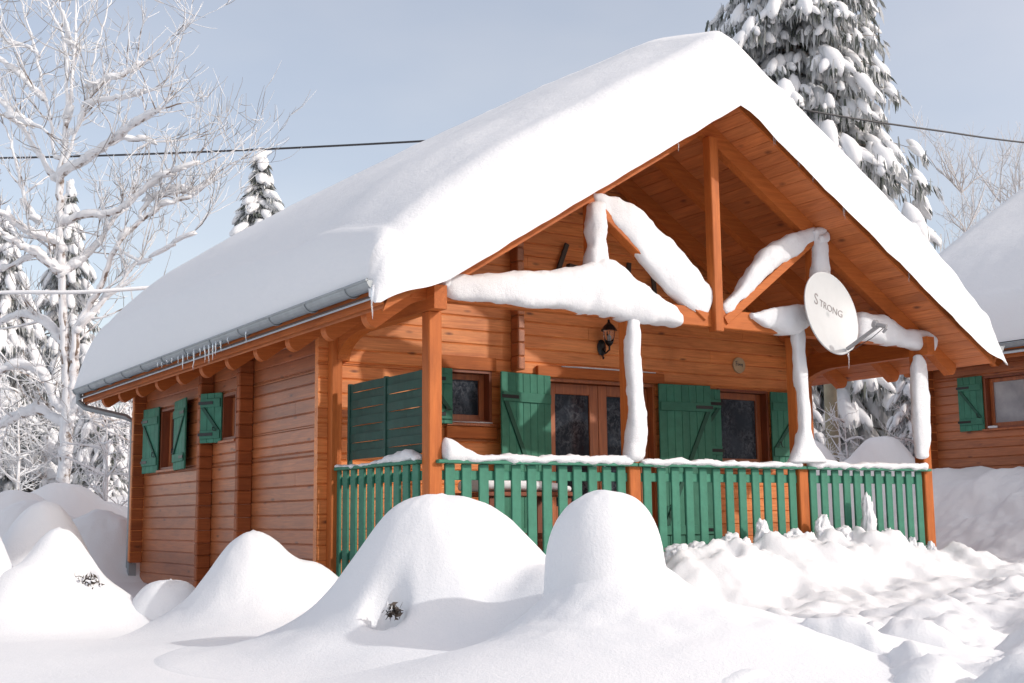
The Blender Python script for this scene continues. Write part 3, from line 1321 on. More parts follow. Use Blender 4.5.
# ---- things fixed on the chalet's front
lt = empty('wall_lantern', (0, 0, 0), 'black coach lantern with glass globe on the wall above the glazed door', 'lantern')
lp = on_y(601, 346, YW)
lx, lz = lp.x, lp.z
mb = MB()
mb.lathe([(.0, 0), (.055, 0), (.06, .012), (.03, .03), (.0, .032)], n=14, mat=Matrix.Translation((lx, YW - .002, lz - .02)) @ Matrix.Rotation(R(90), 4, 'X') @ Matrix.Scale(1.5, 4, (0, 1, 0)))
mb.tube([(lx, YW - .03, lz - .03), (lx + .0, YW - .08, lz - .09), (lx, YW - .15, lz - .06), (lx, YW - .15, lz - .01)], .011, 7)
mb.tube([(lx, YW - .03, lz - .08), (lx, YW - .035, lz - .15), (lx, YW - .05, lz - .13)], .008, 6)
mb.build('bracket', 'black', lt)
c = (lx, YW - .15, lz)
mb = MB()
mb.lathe([(.015, -.02), (.035, 0), (.045, .02), (.048, .03)], c)
mb.build('base_cup', 'black', lt, True)
mb = MB()
mb.lathe([(.044, .03), (.062, .09), (.068, .14), (.06, .15)], c)
mb.build('globe', 'clear', lt, True)
mb = MB()
mb.lathe([(.09, .148), (.085, .16), (.055, .205), (.02, .235), (.012, .25), (.014, .265), (.003, .28)], c)
for k in range(6):
    t = k * math.pi / 3
    mb.tube([(c[0] + .047 * math.cos(t), c[1] + .047 * math.sin(t), c[2] + .03), (c[0] + .07 * math.cos(t), c[1] + .07 * math.sin(t), c[2] + .14)], .004, 4)
mb.build('cap', 'black', lt)
mb = MB()
mb.lathe([(.008, .03), (.02, .06), (.018, .09), (.004, .11)], c, 8)
mb.build('bulb', 'dish', lt, True)

pq = empty('plaque', (0, 0, 0), 'round pale wood slice with dark handwriting on the shaded front wall', 'plaque')
p = on_y(738, 365.5, YW)
pm = Matrix.Translation((p.x, YW - .004, p.z)) @ Matrix.Rotation(R(90), 4, 'X')
mb = MB()
mb.lathe([(0, 0), (.090, 0), (.097, .006), (.092, .022), (0, .0225)], n=22, mat=pm)
mb.build('disc', 'plaque', pq)
mb = MB()
wr = [[(-.055, -.01), (-.052, .035), (-.05, .045)], [(-.065, .04), (-.03, .05)], [(-.052, .02), (-.035, .022)], [(-.03, .0), (-.022, .02), (-.012, .02), (-.012, 0), (-.028, .002)], [(-.004, .02), (-.002, .0), (.006, .02), (.014, .0), (.02, .018), (.026, .0)], [(.03, .02), (.036, .002), (.046, .02)], [(.05, .022), (.04, -.02)]]
for st in wr:
    mb.tube([(p.x + a, YW - .0275, p.z + b - .002) for a, b in st], .004, 4)
mb.build('writing', 'ink', pq)

bar = empty('wall_ornament', (0, 0, 0), 'dark old tools hung high on the gable wall behind the snowy beam', 'ornament')
for (xa, ya), (xb, yb) in (((567, 244), (557, 274)), ((629, 263), (628, 280)), ((653, 276), (655, 297))):
    a, b = on_y(xa, ya, YW - .05), on_y(xb, yb, YW - .05)
    b = b + (b - a) * .6
    mb = MB()
    mb.beam(a, b, .055, .03, (0, -1, 0))
    mb.build('bar', 'dark', bar)
a, b = on_y(568, 266, YW - .04), on_y(590, 272, YW - .04)
mb = MB()
mb.beam(a, b, .05, .07, (0, -1, 0))
mb.build('bar', 'dark', bar)

# satellite dish
dc = on_y(832, 313, -.27)
dish = empty('satellite_dish', dc, 'pale grey satellite dish with lettering mounted on the porch truss', 'satellite dish')
nv = (RIGHT * .64 + UP * .26 - FWD * .72).normalized()
up_ = (UP - RIGHT * .38)
up_ = (up_ - nv * up_.dot(nv)).normalized()
sx_ = up_.cross(nv).normalized()
DM = Matrix(((sx_.x, up_.x, nv.x, 0), (sx_.y, up_.y, nv.y, 0), (sx_.z, up_.z, nv.z, 0), (0, 0, 0, 1)))
RAD = .425
mb = MB()
prof = [(0, -.052)] + [(RAD * k / 10, -.052 + .052 * (k / 10) ** 2) for k in range(1, 11)] + [(RAD + .012, .004), (RAD + .012, -.012), (RAD * .9, -.03), (RAD * .5, -.06), (0, -.07)]
mb.lathe(prof, n=56, mat=DM)
mb.build('reflector', 'dish', dish, True)
arm0, arm1 = DM @ Vector((.0, -RAD * .93, .01)), dep(860, 323, 12.58) - dc
arm1 = DM @ Vector((.02, -RAD * .62, .44))
mb = MB()
mb.beam(arm0, arm1, .032, .032)
mb.build('arm', 'grey', dish)
mb = MB()
dl = (DM @ Vector((0, 0, -.02)) - arm1).normalized()
mb.tube([arm1 - dl * .07, arm1 + dl * .03], .024, 10)
mb.tube([arm1 + dl * .03, arm1 + dl * .07], .04, 12)
mb.tube([arm1 - dl * .07 + Vector((0, 0, -.02)), arm1 - dl * .03 + Vector((0, 0, -.07))], .014, 6)
mb.build('receiver_head', 'grey', dish)
mb = MB()
mb.tube([arm1 - dl * .06, arm1 * .75 + arm0 * .25 + Vector((0, 0, -.07)), arm0 + Vector((.02, 0, -.03))], .004, 5)
mb.build('lead', 'cable', dish)
mb = MB()
bk0 = DM @ Vector((0, 0, -.07))
tgt = Vector((4.615, .0, dc.z + .02)) - dc
mb.beam(bk0, bk0 - nv * .08, .12, .14)
mb.tube([bk0 - nv * .06, tgt], .022, 8)
mb.build('mount', 'zinc', dish)


def text(body, size, loc, parent, rot, mat):
    cu = bpy.data.curves.new('lettering', 'FONT')
    cu.body = body
    cu.size = size
    cu.extrude = .0012
    cu.materials.append(M[mat])
    tmp = bpy.data.objects.new('lettering_curve', cu)
    COL.objects.link(tmp)
    me = bpy.data.meshes.new_from_object(tmp.evaluated_get(bpy.context.evaluated_depsgraph_get()))
    bpy.data.objects.remove(tmp)
    # printed on the curved reflector: lay every vertex on the paraboloid
    bm = bmesh.new()
    bm.from_mesh(me)
    bmesh.ops.triangulate(bm, faces=bm.faces[:])
    bmesh.ops.subdivide_edges(bm, edges=[e for e in bm.edges if e.calc_length() > .03], cuts=2)
    M4 = Matrix.Translation(loc) @ rot
    inv = DM.inverted()
    for v in bm.verts:
        lift = .0015 if v.co.z > 0 else .0003
        p_ = inv @ (M4 @ v.co)
        rr_ = math.hypot(p_.x, p_.y) / RAD
        v.co = DM @ Vector((p_.x, p_.y, -.052 + .052 * rr_ * rr_ + .0015 + lift))
    bm.to_mesh(me)
    bm.free()
    o = bpy.data.objects.new('lettering', me)
    COL.objects.link(o)
    o.parent = parent
    return o


M['letter'] = plain('letter_grey', (.24, .22, .22), .6)
rt = DM @ Matrix.Rotation(R(-36), 4, 'Z')
text('S', .17, rt @ Vector((-.25, .03, -.022)), dish, rt, 'letter')
text('TRONG', .105, rt @ Vector((-.145, .042, -.024)), dish, rt, 'letter')
icicle(tuple(DM @ Vector((.01, -RAD - .005, 0))), .17, .008, dish, 91)

# table on the porch
tb = empty('porch_table', (1.45, .95, 0), 'wooden table with snow on it behind the porch railing', 'table')
mb = MB()
for i in range(5):
    mb.bbox((-.5, -.31 + i * .125, .70), (.5, -.31 + i * .125 + .118, .74), .005)
mb.build('tabletop', 'recess', tb)
for sx1 in (-1, 1):
    for sy1 in (-1, 1):
        mb = MB()
        mb.bbox((sx1 * .42 - .035, sy1 * .24 - .035, 0), (sx1 * .42 + .035, sy1 * .24 + .035, .70), .005)
        mb.build('leg', 'recess', tb)
mb = MB()
mb.bbox((-.38, -.02, .3), (.38, .02, .36), .005)
mb.build('stretcher', 'recess', tb)


# ------------------------------------------------------------------ snow lying on the chalet
def E(d, r, p=2.2):
    if d <= 0:
        return 0.0
    t = 1 - min(d, r) / r
    return (1 - t ** p) ** (1 / p)


def dense(a, b, n, k=2.0):
    """samples from a to b, denser at both ends"""
    out = []
    for i in range(n + 1):
        t = i / n
        if t < .5:
            t = .5 * (2 * t) ** k
        else:
            t = 1 - .5 * (2 - 2 * t) ** k
        out.append(a + (b - a) * t)
    return out


def roof_snow(label, group=None, seed=0.0, name='roof_snow'):
    xl, xr, yf, yb = -.765, 2 * RX + .71, -.53, YB + .12
    X = dense(xl, xr, 120, 1.9)
    Y = dense(yf, yb, 110, 2.0)
    mb = MB()
    vs = []
    for y in Y:
        d = y - yf
        db = yb - y
        T = .60 * E(d, .32, 2.3) + .28 * S(-.25, 1.5, d) + .16 * S(.6, 4.0, d) + .12 * S(3, 7.5, d)
        T *= E(db, .9, 2.2)
        for x in X:
            ax = math.sqrt((x - RX) ** 2 + .22 ** 2) - .05
            base = max(RZ - SL * abs(x - RX) + .135, 2.352 if y > yf + .10 else 2.20)
            de = min(x - xl, xr - x)
            e = .42 * E(de, .20, 2.0) + .58 * E(de, 1.5, 2.0)
            h = T * e
            top = RZ - SL * ax + .135
            top = max(top, base)
            z = base + (top - base) * min(1, h * 2) + h
            n1 = FB(x * .7 + seed, y * .7, 3.0, 4) * .022 + FB(x * 2.6, y * 2.6 + seed, 1.0, 3) * .009
            z += n1 * min(1, h * 2.5)
            # slight slump over the front edge
            yy = y - .05 * (1 - E(d, .3, 2)) * (.5 + .35 * N(x * 2.2, seed)) if d < .3 else y
            rough = .022 * FB(x * 3, z * 3, seed, 3) * (1 - S(0, .5, d))
            z -= (.215 + .012 * N(x * 5, seed + 2)) * (1 - .5 * S(xr - .4, xr, x)) * (.3 + .7 * S(xl + .05, xl + .7, x)) * (1 - S(0, .10, d))
            vs.append((x, yy + rough, z))
    nX = len(X)
    fs = [(j * nX + i, j * nX + i + 1, (j + 1) * nX + i + 1, (j + 1) * nX + i) for j in range(len(Y) - 1) for i in range(nX - 1)]
    mb.add(vs, fs)
    # underside closes the body
    vs = [(x, y, RZ - SL * abs(x - RX) + .133) for y in (yf + .09, yb) for x in (xl, RX, xr)]
    mb.add(vs, [(0, 3, 4, 1), (1, 4, 5, 2)])
    # drooping tip at the right front corner
    q = random.Random(int(seed * 10) + 2)
    o = mb.build(name, 'snow_roof', None, True)
    return tag(o, label, 'roof snow', group)


roof_snow('thick rounded snow blanket on the roof of the large chalet', 'snow blankets on roofs')


def psaus(st, half, y, label, name='snow_ridge', amp=.026, freq=5.5, sub=6, ex=3.0, seed=0.0, n=20, cap=.7, mat='snow_rough'):
    """stations given as picture points (top, bottom) on the plane y"""
    mb = MB()
    S_ = []
    for i, (a, b) in enumerate(st):
        h = half[i] if isinstance(half, (list, tuple)) else half
        S_.append((tuple(on_y(*a, y)), tuple(on_y(*b, y)), h))
    sausage(mb, S_, sub, n, amp, freq, ex, seed, cap)
    return tag(mb.build(name, mat, None, True), label, 'snow', 'snow stuck to the porch timbers')


YS = .02
psaus([((447, 274), (447, 298)), ((470, 275), (470, 302)), ((500, 273.5), (500, 305)), ((530, 271), (530, 308)), ((560, 269.5), (560, 311)),
       ((582, 266), (582, 314)), ((597, 258), (597, 316)), ((612, 263), (612, 318)), ((630, 276), (630, 321)), ((645, 290), (645, 323)), ((660, 299), (660, 326)),
       ((671, 305), (671, 327)), ((677, 311), (676, 326))],
      [.09, .11, .13, .14, .15, .16, .17, .16, .15, .13, .12, .11, .09], YS, 'long snow ridge on the left half of the front beam, humped at the short post', seed=1)
psaus([((593, 193), (597, 207)), ((608, 195), (606, 218)), ((622, 201), (617, 232)), ((640, 213), (631, 249)), ((660, 232), (648, 269)), ((680, 253), (667, 291)),
       ((700, 276), (688, 309)), ((711, 291), (702, 316))], [.05, .07, .08, .09, .09, .09, .08, .06], .035, 'thick snow slab along the left diagonal strut', seed=2)
psaus([((721, 304), (726, 315)), ((735, 291), (740, 301)), ((745, 272), (750, 291)), ((757, 257), (762, 279)), ((773, 243), (777, 268)), ((793, 233), (796, 255)),
       ((812, 227), (812, 242))], [.05, .07, .08, .09, .09, .08, .06], .035, 'snow slab along the right diagonal strut', seed=3)
psaus([((588.5, 206), (603, 206)), ((588, 222), (603.5, 222)), ((588, 240), (604, 240)), ((587, 258), (606, 258)), ((584, 272), (611, 272))],
      [.06, .08, .08, .09, .12], .0, 'snow coat on the short truss post left of the king post', 'snow_coat', seed=4)
psaus([((811, 232), (826, 231)), ((813, 240), (823, 240)), ((812.5, 255), (824.5, 255)), ((812, 276), (827, 276))], [.07, .07, .08, .08], .0,
      'snow coat on the short truss post above the satellite dish', 'snow_coat', seed=5)
psaus([((819, 236), (820, 242)), ((826, 231), (827, 243))], [.04, .05], -.06, 'small snow knob stuck beside the top of the right truss post', 'snow_lump', seed=5.5)
psaus([((749, 314), (750, 319)), ((760, 311), (760, 326)), ((772, 308), (772, 332)), ((788, 304), (787, 335)), ((801, 304), (800, 331)), ((806, 310), (806, 325))],
      [.06, .09, .12, .14, .13, .09], YS, 'plump snow lump on the beam left of the satellite dish', 'snow_lump', seed=6)
psaus([((858, 312), (857, 341)), ((874, 315), (873, 343)), ((889, 321), (888, 345)), ((904, 329), (904, 347)), ((918, 330), (918, 351)), ((929, 330), (930, 354))],
      [.12, .13, .12, .10, .10, .09], YS, 'snow ridge on the beam right of the satellite dish', seed=7)
psaus([((439.5, 273), (447, 272)), ((440, 281), (448, 281)), ((441, 287), (446, 287))], .06, -.03, 'small snow cap on the front beam above the corner post', 'snow_lump', seed=8, mat='snow')
psaus([((627.5, 314), (639, 314)), ((627.5, 340), (640, 340)), ((627.5, 370), (640, 370)), ((628, 400), (641, 400)), ((628, 418), (643, 418)), ((627, 438), (643, 438)), ((625, 456), (641, 456))],
      [.05, .06, .06, .07, .08, .08, .09], -.01, 'snow coat frozen to the second porch post from the left', 'snow_coat', .022, 5, seed=9)
psaus([((793, 327), (802, 327)), ((794, 353), (803.5, 353)), ((797, 392), (806, 392)), ((799.5, 425), (810, 425)), ((797, 442), (813, 442)), ((793, 453), (819, 453)), ((789, 462), (824, 462))],
      [.045, .05, .06, .065, .07, .08, .09], -.02, 'snow coat on the third porch post, spreading to a cone at the rail', 'snow_coat', .02, 5, seed=10, cap=.15)
psaus([((915, 357), (921, 357)), ((912.5, 368), (925, 368)), ((913, 402), (927.5, 402)), ((915, 432), (929, 432)), ((917, 456), (927, 456))],
      [.04, .06, .065, .06, .05], -.02, 'snow coat on the rightmost porch post', 'snow_coat', .012, 9, seed=11)


def railsnow(a, b, fn, label, axis='x', seed=0.0, half=.062):
    n = int((b - a) / .085)
    st = []
    for i in range(n + 1):
        t = a + (b - a) * i / n
        h = fn(t)
        hh = half + .012 * N(t * 5, seed)
        if axis == 'x':
            st.append(((t, -.01 + .01 * N(t * 4, seed + 3), .98 + h), (t, -.012, .965 - .012 * max(0, N(t * 6, seed + 8))), hh))
        else:
            st.append(((.0, t, .98 + h), (0, t, .972), hh))
    mb = MB()
    sausage(mb, st, 3, 14, .020, 11, 2.3, seed, .6)
    return tag(mb.build('rail_snow', 'snow_rough', None, True), label, 'snow', 'snow lying on the porch rails')


railsnow(.16, 2.06, lambda x: .055 + .035 * N(x * 3.2, 1.3) + .12 * math.exp(-((x - .20) / .16) ** 2) + .03 * S(1.2, 1.7, x), 'bumpy snow strip on the front rail between the corner post and the second post', seed=1)
railsnow(2.21, 4.2, lambda x: .045 + .02 * N(x * 4.2, 2.3), 'thin snow strip on the front rail between the second and third posts', seed=2)
railsnow(4.36, 6.1, lambda x: .05 + .02 * N(x * 4.0, 4.3) + .05 * math.exp(-((x - 4.4) / .2) ** 2) + .02 * S(5.6, 6, x), 'snow strip on the front rail between the third post and the rightmost post', seed=3)
railsnow(.16, 1.86, lambda y: .015 + .10 * (1 - S(.1, 1.25, y)) * S(.05, .35, y) + .02 * S(1.3, 1.8, y), 'snow wedge on the side rail under the green slatted screen', 'y', 4, .05)

# snow on the table and sill and lintel
mb = MB()
sausage(mb, [((.97, .95, .86), (.97, .95, .742), .26), ((1.2, .95, .88), (1.2, .95, .742), .30), ((1.6, .95, .85), (1.6, .95, .742), .29), ((1.92, .95, .80), (1.92, .95, .742), .25)], 4, 18, .012, 6, 3.5, 3, .3)
tag(mb.build('table_snow', 'snow', None, True), 'layer of snow on the porch table', 'snow')
mb = MB()
sausage(mb, [((2.62, YW - .03, 2.105), (2.62, YW - .03, 2.091), .018), ((3.1, YW - .03, 2.112), (3.1, YW - .03, 2.091), .02), ((3.9, YW - .03, 2.106), (3.9, YW - .03, 2.091), .016)], 4, 8, .003, 12, 2, 1, .5)
tag(mb.build('lintel_snow', 'snow', None, True), 'thin line of snow on the board above the glazed door', 'snow')
mb = MB()
sausage(mb, [((1.24, YW - .025, 1.472), (1.24, YW - .025, 1.458), .02), ((1.74, YW - .025, 1.472), (1.74, YW - .025, 1.458), .02)], 4, 8, .003, 12, 2, 1, .5)
tag(mb.build('sill_snow', 'snow', None, True), 'thin line of snow on the sill of the small porch window', 'snow')

# snow thrown up against the foot of the railing: jagged clumps
q = random.Random(5)


def spike(x, h, wd, label, seed):
    """rough lump of snow: noisy tapered blob leaning on the balusters"""
    qq = random.Random(seed)
    bm = bmesh.new()
    bmesh.ops.create_icosphere(bm, subdivisions=4, radius=1)
    z0 = ground(x, -.16) - .16
    H = h + .18
    lean = qq.uniform(-.25, .25)
    for v in bm.verts:
        t = (v.co.z + 1) / 2
        rh = math.hypot(v.co.x, v.co.y)
        if rh > 1e-4:
            v.co.x, v.co.y = v.co.x / rh * rh ** .55, v.co.y / rh * rh ** .55
        n_ = 1 + 1 * .42 * FB(v.co.x * 1.5 + seed, v.co.y * 1.5, v.co.z * 1.9, 4) + .22 * FB(v.co.x * 5 + seed, v.co.y * 5, v.co.z * 5, 3)
        tp = (1 - .45 * t ** 1.5)
        v.co = Vector((x + v.co.x * wd * 1.35 * tp * n_ + lean * wd * t, -.15 + v.co.y * max(.07, wd * .8) * tp * n_, z0 + H * t * (.82 + .18 * n_)))
    mb = MB()
    mb.frombm(bm)
    return tag(mb.build('snow_clump', 'snow_rough', None, True), label, 'snow clump', 'snow clumps frozen to the foot of the railing')


for x, h, wd in ((2.50, .16, .15), (2.72, .14, .14), (3.15, .34, .13), (3.29, .24, .12), (3.55, .30, .075), (3.86, .24, .07), (4.0, .2, .12), (4.15, .2, .10), (4.38, .32, .09), (4.5, .36, .10), (4.66, .25, .12),
                 (5.02, .56, .075), (5.10, .2, .08), (5.30, .26, .075), (5.50, .30, .06), (5.66, .30, .05), (5.78, .18, .08), (5.97, .2, .05)):
    spike(x, h * (.78 if h > .5 else .45), wd, 'jagged snow clump against the foot of the green balusters', int(x * 100))


# ------------------------------------------------------------------ second chalet on the right
DX, DY, DZ2 = 11.6, -3.83, .63
c2 = empty('chalet', (DX, DY, DZ2), 'smaller looking shaded log chalet behind the snowbank, partly hidden by the large porch', 'house', 'log chalets')
# window position in local y: 2.45..3.19 -> +3.83
wy0, wy1 = 2.46 - DY, 3.20 - DY
ow = (wy0, wy1, 1.16, 1.97)
logwall('wall', (0, 0, 0), (0, 1, 0), (-1, 0, 0), HY1, -.7, 2.50, [ow], 'wy', c2, .075, None, 23)
logwall('wall', (HX1, 0, 0), (0, 1, 0), (1, 0, 0), HY1, -.7, 2.50, [], 'wy', c2, .075, None, 24)
logwall('wall', (0, -.005, 0), (1, 0, 0), (0, -1, 0), HX1, -.7, 4.4, [], 'wx', c2, .078, gl, 25, .5)
logwall('wall', (0, HY1, 0), (1, 0, 0), (0, 1, 0), HX1, -.7, 4.4, [], 'wx', c2, .078, gl, 26, .5)
corner(c2, 'log_end', -.165, -.001, 7.965, 8.045, -.7, 2.42, 'wend', 31)
corner(c2, 'log_end', -.165, -.001, 4.2, 4.3, -.7, 2.42, 'wend', 32)
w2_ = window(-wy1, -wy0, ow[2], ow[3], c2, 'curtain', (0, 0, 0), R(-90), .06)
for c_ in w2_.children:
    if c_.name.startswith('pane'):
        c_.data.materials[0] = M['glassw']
shutter((-.05, wy1 + .45), (-.03, wy1 + .01), 1.14, 1.99, c2, 4, 1)
shutter((-.03, wy0 - .01), (-.05, wy0 - .45), 1.14, 1.99, c2, 4, -1)
rc = copy_tree(roof, c2)
gc = gutter(GX, GZ, YF - .04, YB + .06, c2, -1)
mb = MB()
sausage(mb, [((-.025, wy1 - .06, 1.205), (-.025, wy1 - .06, 1.158), .03), ((-.025, wy1 - .2, 1.20), (-.025, wy1 - .2, 1.158), .025)], 3, 8, .006, 9, 2, 4, .5)
o = mb.build('sill_snow', 'snow', None, True)
o.location = (DX, DY, DZ2)
tag(o, 'small patch of snow on the window sill of the shaded chalet', 'snow')
o2 = roof_snow('smooth shaded snow blanket on the roof of the chalet behind', 'snow blankets on roofs', 5.3)
o2.location = (DX, DY, DZ2)

# ------------------------------------------------------------------ pole and cables
pb = dep(832.5, 440, 24)
pole = empty('utility_pole', (pb.x, pb.y, ground(pb.x, pb.y) - .3), 'weathered utility pole seen through the right bay of the porch', 'pole')
ptop = dep(819, 126, 24).z
mb = MB()
h = ptop + .15 - pole.location.z
mb.tube([(0, 0, 0), (0, 0, h * .5), (0, 0, h)], [.135, .12, .10], 14)
mb.build('shaft', 'pole', pole, True)
mb = MB()
sausage(mb, [((.10, -.07, 1.0), (.10, .07, 1.0), .05), ((.115, -.075, 2.2), (.115, .09, 2.2), .05), ((.10, -.06, 3.6), (.10, .06, 3.6), .04)], 5, 10, .03, 5, 2, 2, .6)
mb.build('snow_crust', 'snow_rough', pole, True)
mb = MB()
mb.tube([(-.25, 0, h - .2), (.25, 0, h - .2)], .03, 8)
for s_ in (-.2, .2):
    mb.lathe([(.03, 0), (.045, .03), (.03, .06), (.045, .09), (.02, .12)], (s_, 0, h - .18), 10)
mb.build('insulator', 'grey', pole)
pt_ = dep(804, 110, 24)
mb = MB()
loc_ = pt_ - pole.location
mb.tube([(0, 0, h - .15), (loc_.x * .6, loc_.y * .6, h - .1), loc_], .018, 6)
mb.build('bracket', 'zinc', pole)


def cable(pts, rad, label, name='power_line', mat='cable'):
    P = [Vector(p[:3]) for p in spline([tuple(p) for p in pts], 10)]
    mb = MB()
    mb.tube(P, rad, 6)
    return tag(mb.build(name, mat, None, True), label, 'cable')


cable([pt_, dep(620, 128, 24.5), dep(425, 141, 25), dep(200, 152, 26), dep(0, 158, 27), dep(-250, 160, 29)], .022, 'dark power line crossing the sky in front of the bare tree')
cable([pt_, dep(870, 121, 24.6), dep(940, 131, 25.5), dep(1024, 142.5, 26.6), dep(1200, 160, 29)], .019, 'dark power line crossing before the big snowy spruce')
mb = MB()
P = [dep(-220, 297, 21), dep(0, 292.5, 21), dep(80, 292, 21), dep(160, 287, 21.3), dep(420, 270, 22.5), dep(824, 240, 24)]
P = [Vector(p) for p in spline([tuple(p) for p in P], 8)]
mb.tube(P, [.036 + .012 * N(i * .7, 2) for i in range(len(P))], 8)
tag(mb.build('snowy_wire', 'snow_tree', None, True), 'wire thickly coated with snow in front of the bare tree', 'cable')


# ------------------------------------------------------------------ trees
def pad(mb, c, d, a, b, t, q, n=8):
    """snow pad: drooping dome, long axis d"""
    d = Vector((d.x, d.y, d.z)).normalized()
    sd_ = d.cross(Vector((0, 0, 1)))
    if sd_.length < 1e-3:
        sd_ = Vector((1, 0, 0))
    sd_.normalize()
    up = sd_.cross(d).normalized()
    ph = q.uniform(0, 6)
    vs, fs = [], []
    prof = ((1.0, -.55), (1.06, -.1), (.84, .5), (.45, .88))
    for r, z in prof:
        for k in range(n):
            an = 2 * math.pi * k / n
            f = 1 + .22 * math.sin(an * 2 + ph) * math.cos(an + ph * 2) + q.uniform(-.08, .08)
            p = c + d * (a * r * f * math.cos(an)) + sd_ * (b * r * f * math.sin(an)) + up * (t * z)
            p.z -= .35 * t * max(0, math.cos(an)) * r
            vs.append(p)
    vs.append(c + up * t)
    for i in range(len(prof) - 1):
        for k in range(n):
            u, v = i * n + k, i * n + (k + 1) % n
            fs.append((u, v, v + n, u + n))
    o = (len(prof) - 1) * n
    for k in range(n):
        fs.append((o + k, o + (k + 1) % n, len(vs) - 1))
    fs.append(tuple(range(n - 1, -1, -1)))
    mb.add(vs, fs)


def spruce(h, rfun, seed, step=.42, nb=9, sprays=22, pads=3, zmin=.6, spray=.3, label='', group=None, padk=1.0, trunk=.22, vis=None):
    q = random.Random(seed)
    t = empty('spruce', (0, 0, 0), label, 'tree', group)
    cr, sn, tr = MB(), MB(), MB()
    tr.tube([(0, 0, -.5), (0, 0, h * .5), (0, 0, h)], [trunk, trunk * .55, .015], 8)
    z = zmin
    while z < h - .15:
        r = rfun(z)
        k = max(4, int(nb * min(1, .55 + r / 4)))
        a0 = q.uniform(0, 6.28)
        for i in range(k):
            a = a0 + 2 * math.pi * (i + q.uniform(-.3, .3)) / k
            L = r * q.uniform(.72, 1.1)
            zz = z + q.uniform(-.5, .5) * step
            drp = q.uniform(.28, .55)
            rise = q.uniform(.0, .16)
            hd = Vector((math.cos(a), math.sin(a), 0))
            sd_ = Vector((-hd.y, hd.x, 0))
            bend = q.uniform(-.12, .12)

            def P(u):
                return hd * (L * u) + sd_ * (bend * L * u * u) + Vector((0, 0, zz + rise * L * u - drp * L * u * u + .10 * L * max(0, u - .75)))
            tr.tube([P(0), P(.35), P(.7), P(1)], [.022 + .006 * L, .016 + .003 * L, .012, .004], 4, False)
            # foliage: hanging sprays to both sides and below
            for j in range(sprays):
                u = q.uniform(.18, 1.04)
                p = P(u)
                wd = .26 * L * (1.1 - .75 * u) + .06
                off = q.uniform(-1, 1)
                p = p + sd_ * off * wd + Vector((0, 0, -.04 - .10 * abs(off)))
                ln = spray * q.uniform(.5, 1.25)
                dv = (Vector((0, 0, -1)) + hd * q.uniform(.0, .7) + sd_ * (off * .5 + q.uniform(-.3, .3))).normalized() * ln
                wv = Vector((q.uniform(-1, 1), q.uniform(-1, 1), q.uniform(-.2, .2))).normalized() * spray * q.uniform(.06, .13)
                b_ = p + dv * .45
                cr.add([p, b_ - wv, p + dv, b_ + wv], [(0, 1, 2, 3)])
                if q.random() < .6:
                    w2 = wv.cross(dv).normalized() * wv.length
                    cr.add([p, b_ - w2, p + dv * .9, b_ + w2], [(0, 1, 2, 3)])
            # snow: overlapping drooping pads along the spine and on the side twigs
            for j in range(pads):
                u = (j + 1.0) / pads * q.uniform(.88, 1.02)
                if q.random() < .08:
                    continue
                p = P(u)
                d = P(min(1.05, u + .08)) - P(u - .08)
                sz = padk * (.10 + .05 * L) * q.uniform(.7, 1.3)
                pad(sn, p + Vector((0, 0, .02)) + sd_ * q.uniform(-.1, .1) * L * (1 - u), d + Vector((0, 0, -.15 * L)), sz * 1.7, sz * .75, sz * .55, q, 8)
                if L > .8:
                    for s_ in (-1, 1):
                        if q.random() < .8:
                            pp = p + sd_ * s_ * (.22 * L * (1.15 - .75 * u) * q.uniform(.7, 1.2)) + Vector((0, 0, -.12))
                            pad(sn, pp, (hd * q.uniform(.5, 1.2) + sd_ * s_ * .8 + Vector((0, 0, -.9))), sz * 1.35, sz * .5, sz * .42, q, 7)
                            for k2 in range(9):
                                ln = spray * q.uniform(.7, 1.4)
                                a_ = pp + Vector((q.gauss(0, sz * .7), q.gauss(0, sz * .7), -.02))
                                dv = Vector((q.gauss(0, .12), q.gauss(0, .12), -1)) * ln
                                wv = Vector((q.uniform(-1, 1), q.uniform(-1, 1), 0)).normalized() * ln * .075
                                cr.add([a_ - wv * .5, a_ + dv * .5 - wv, a_ + dv, a_ + dv * .5 + wv, a_ + wv * .5], [(0, 1, 2, 3, 4)])
        z += step * (.7 + .6 * min(1, r / 2))
    # snowy tip
    pad(sn, Vector((0, 0, h - .05)), Vector((.2, 0, 1)), .25, .08, .08, q, 7)
    tr.build('trunk', 'bark', t)
    cr.build('crown', 'needles', t)
    sn.build('snow', 'snow_tree', t, True)
    return t


def put(t, x, y, z, s=1.0, rz=0.0):
    t.location = (x, y, z)
    t.scale = (s, s, s)
    t.rotation_euler.z = rz
    return t


b = dep(812, 440, 30)
bz = ground(b.x, b.y)
big = spruce(23.0, lambda z: max(.1, min(4.4, 2.2 + (12.9 - bz - z) * .19)), 41, .44, 10, 60, 4, .5, .36, 'towering snow laden spruce rising behind the ridge of the large chalet', 'snowy spruces', 1.0, .30)
put(big, b.x, b.y, bz)

mid = spruce(10.5, lambda z: max(.08, (10.7 - z) * .235), 51, .34, 8, 40, 3, .4, .27, 'narrow snowy spruce standing behind the bare tree', 'snowy spruces', 1.05, .14)
p = dep(58, 480, 30)
put(mid, p.x, p.y, dep(58, 178, 30).z - 10.4, 1.0, .4)
mid2 = spruce(7.5, lambda z: max(.08, (7.7 - z) * .30), 57, .32, 8, 40, 3, .3, .26, 'snowy young spruce at the left edge of the picture', 'snowy spruces', 1.1, .12)
p = dep(-5, 470, 27)
put(mid2, p.x, p.y, ground(p.x, p.y) - .4, .9, 1.0)


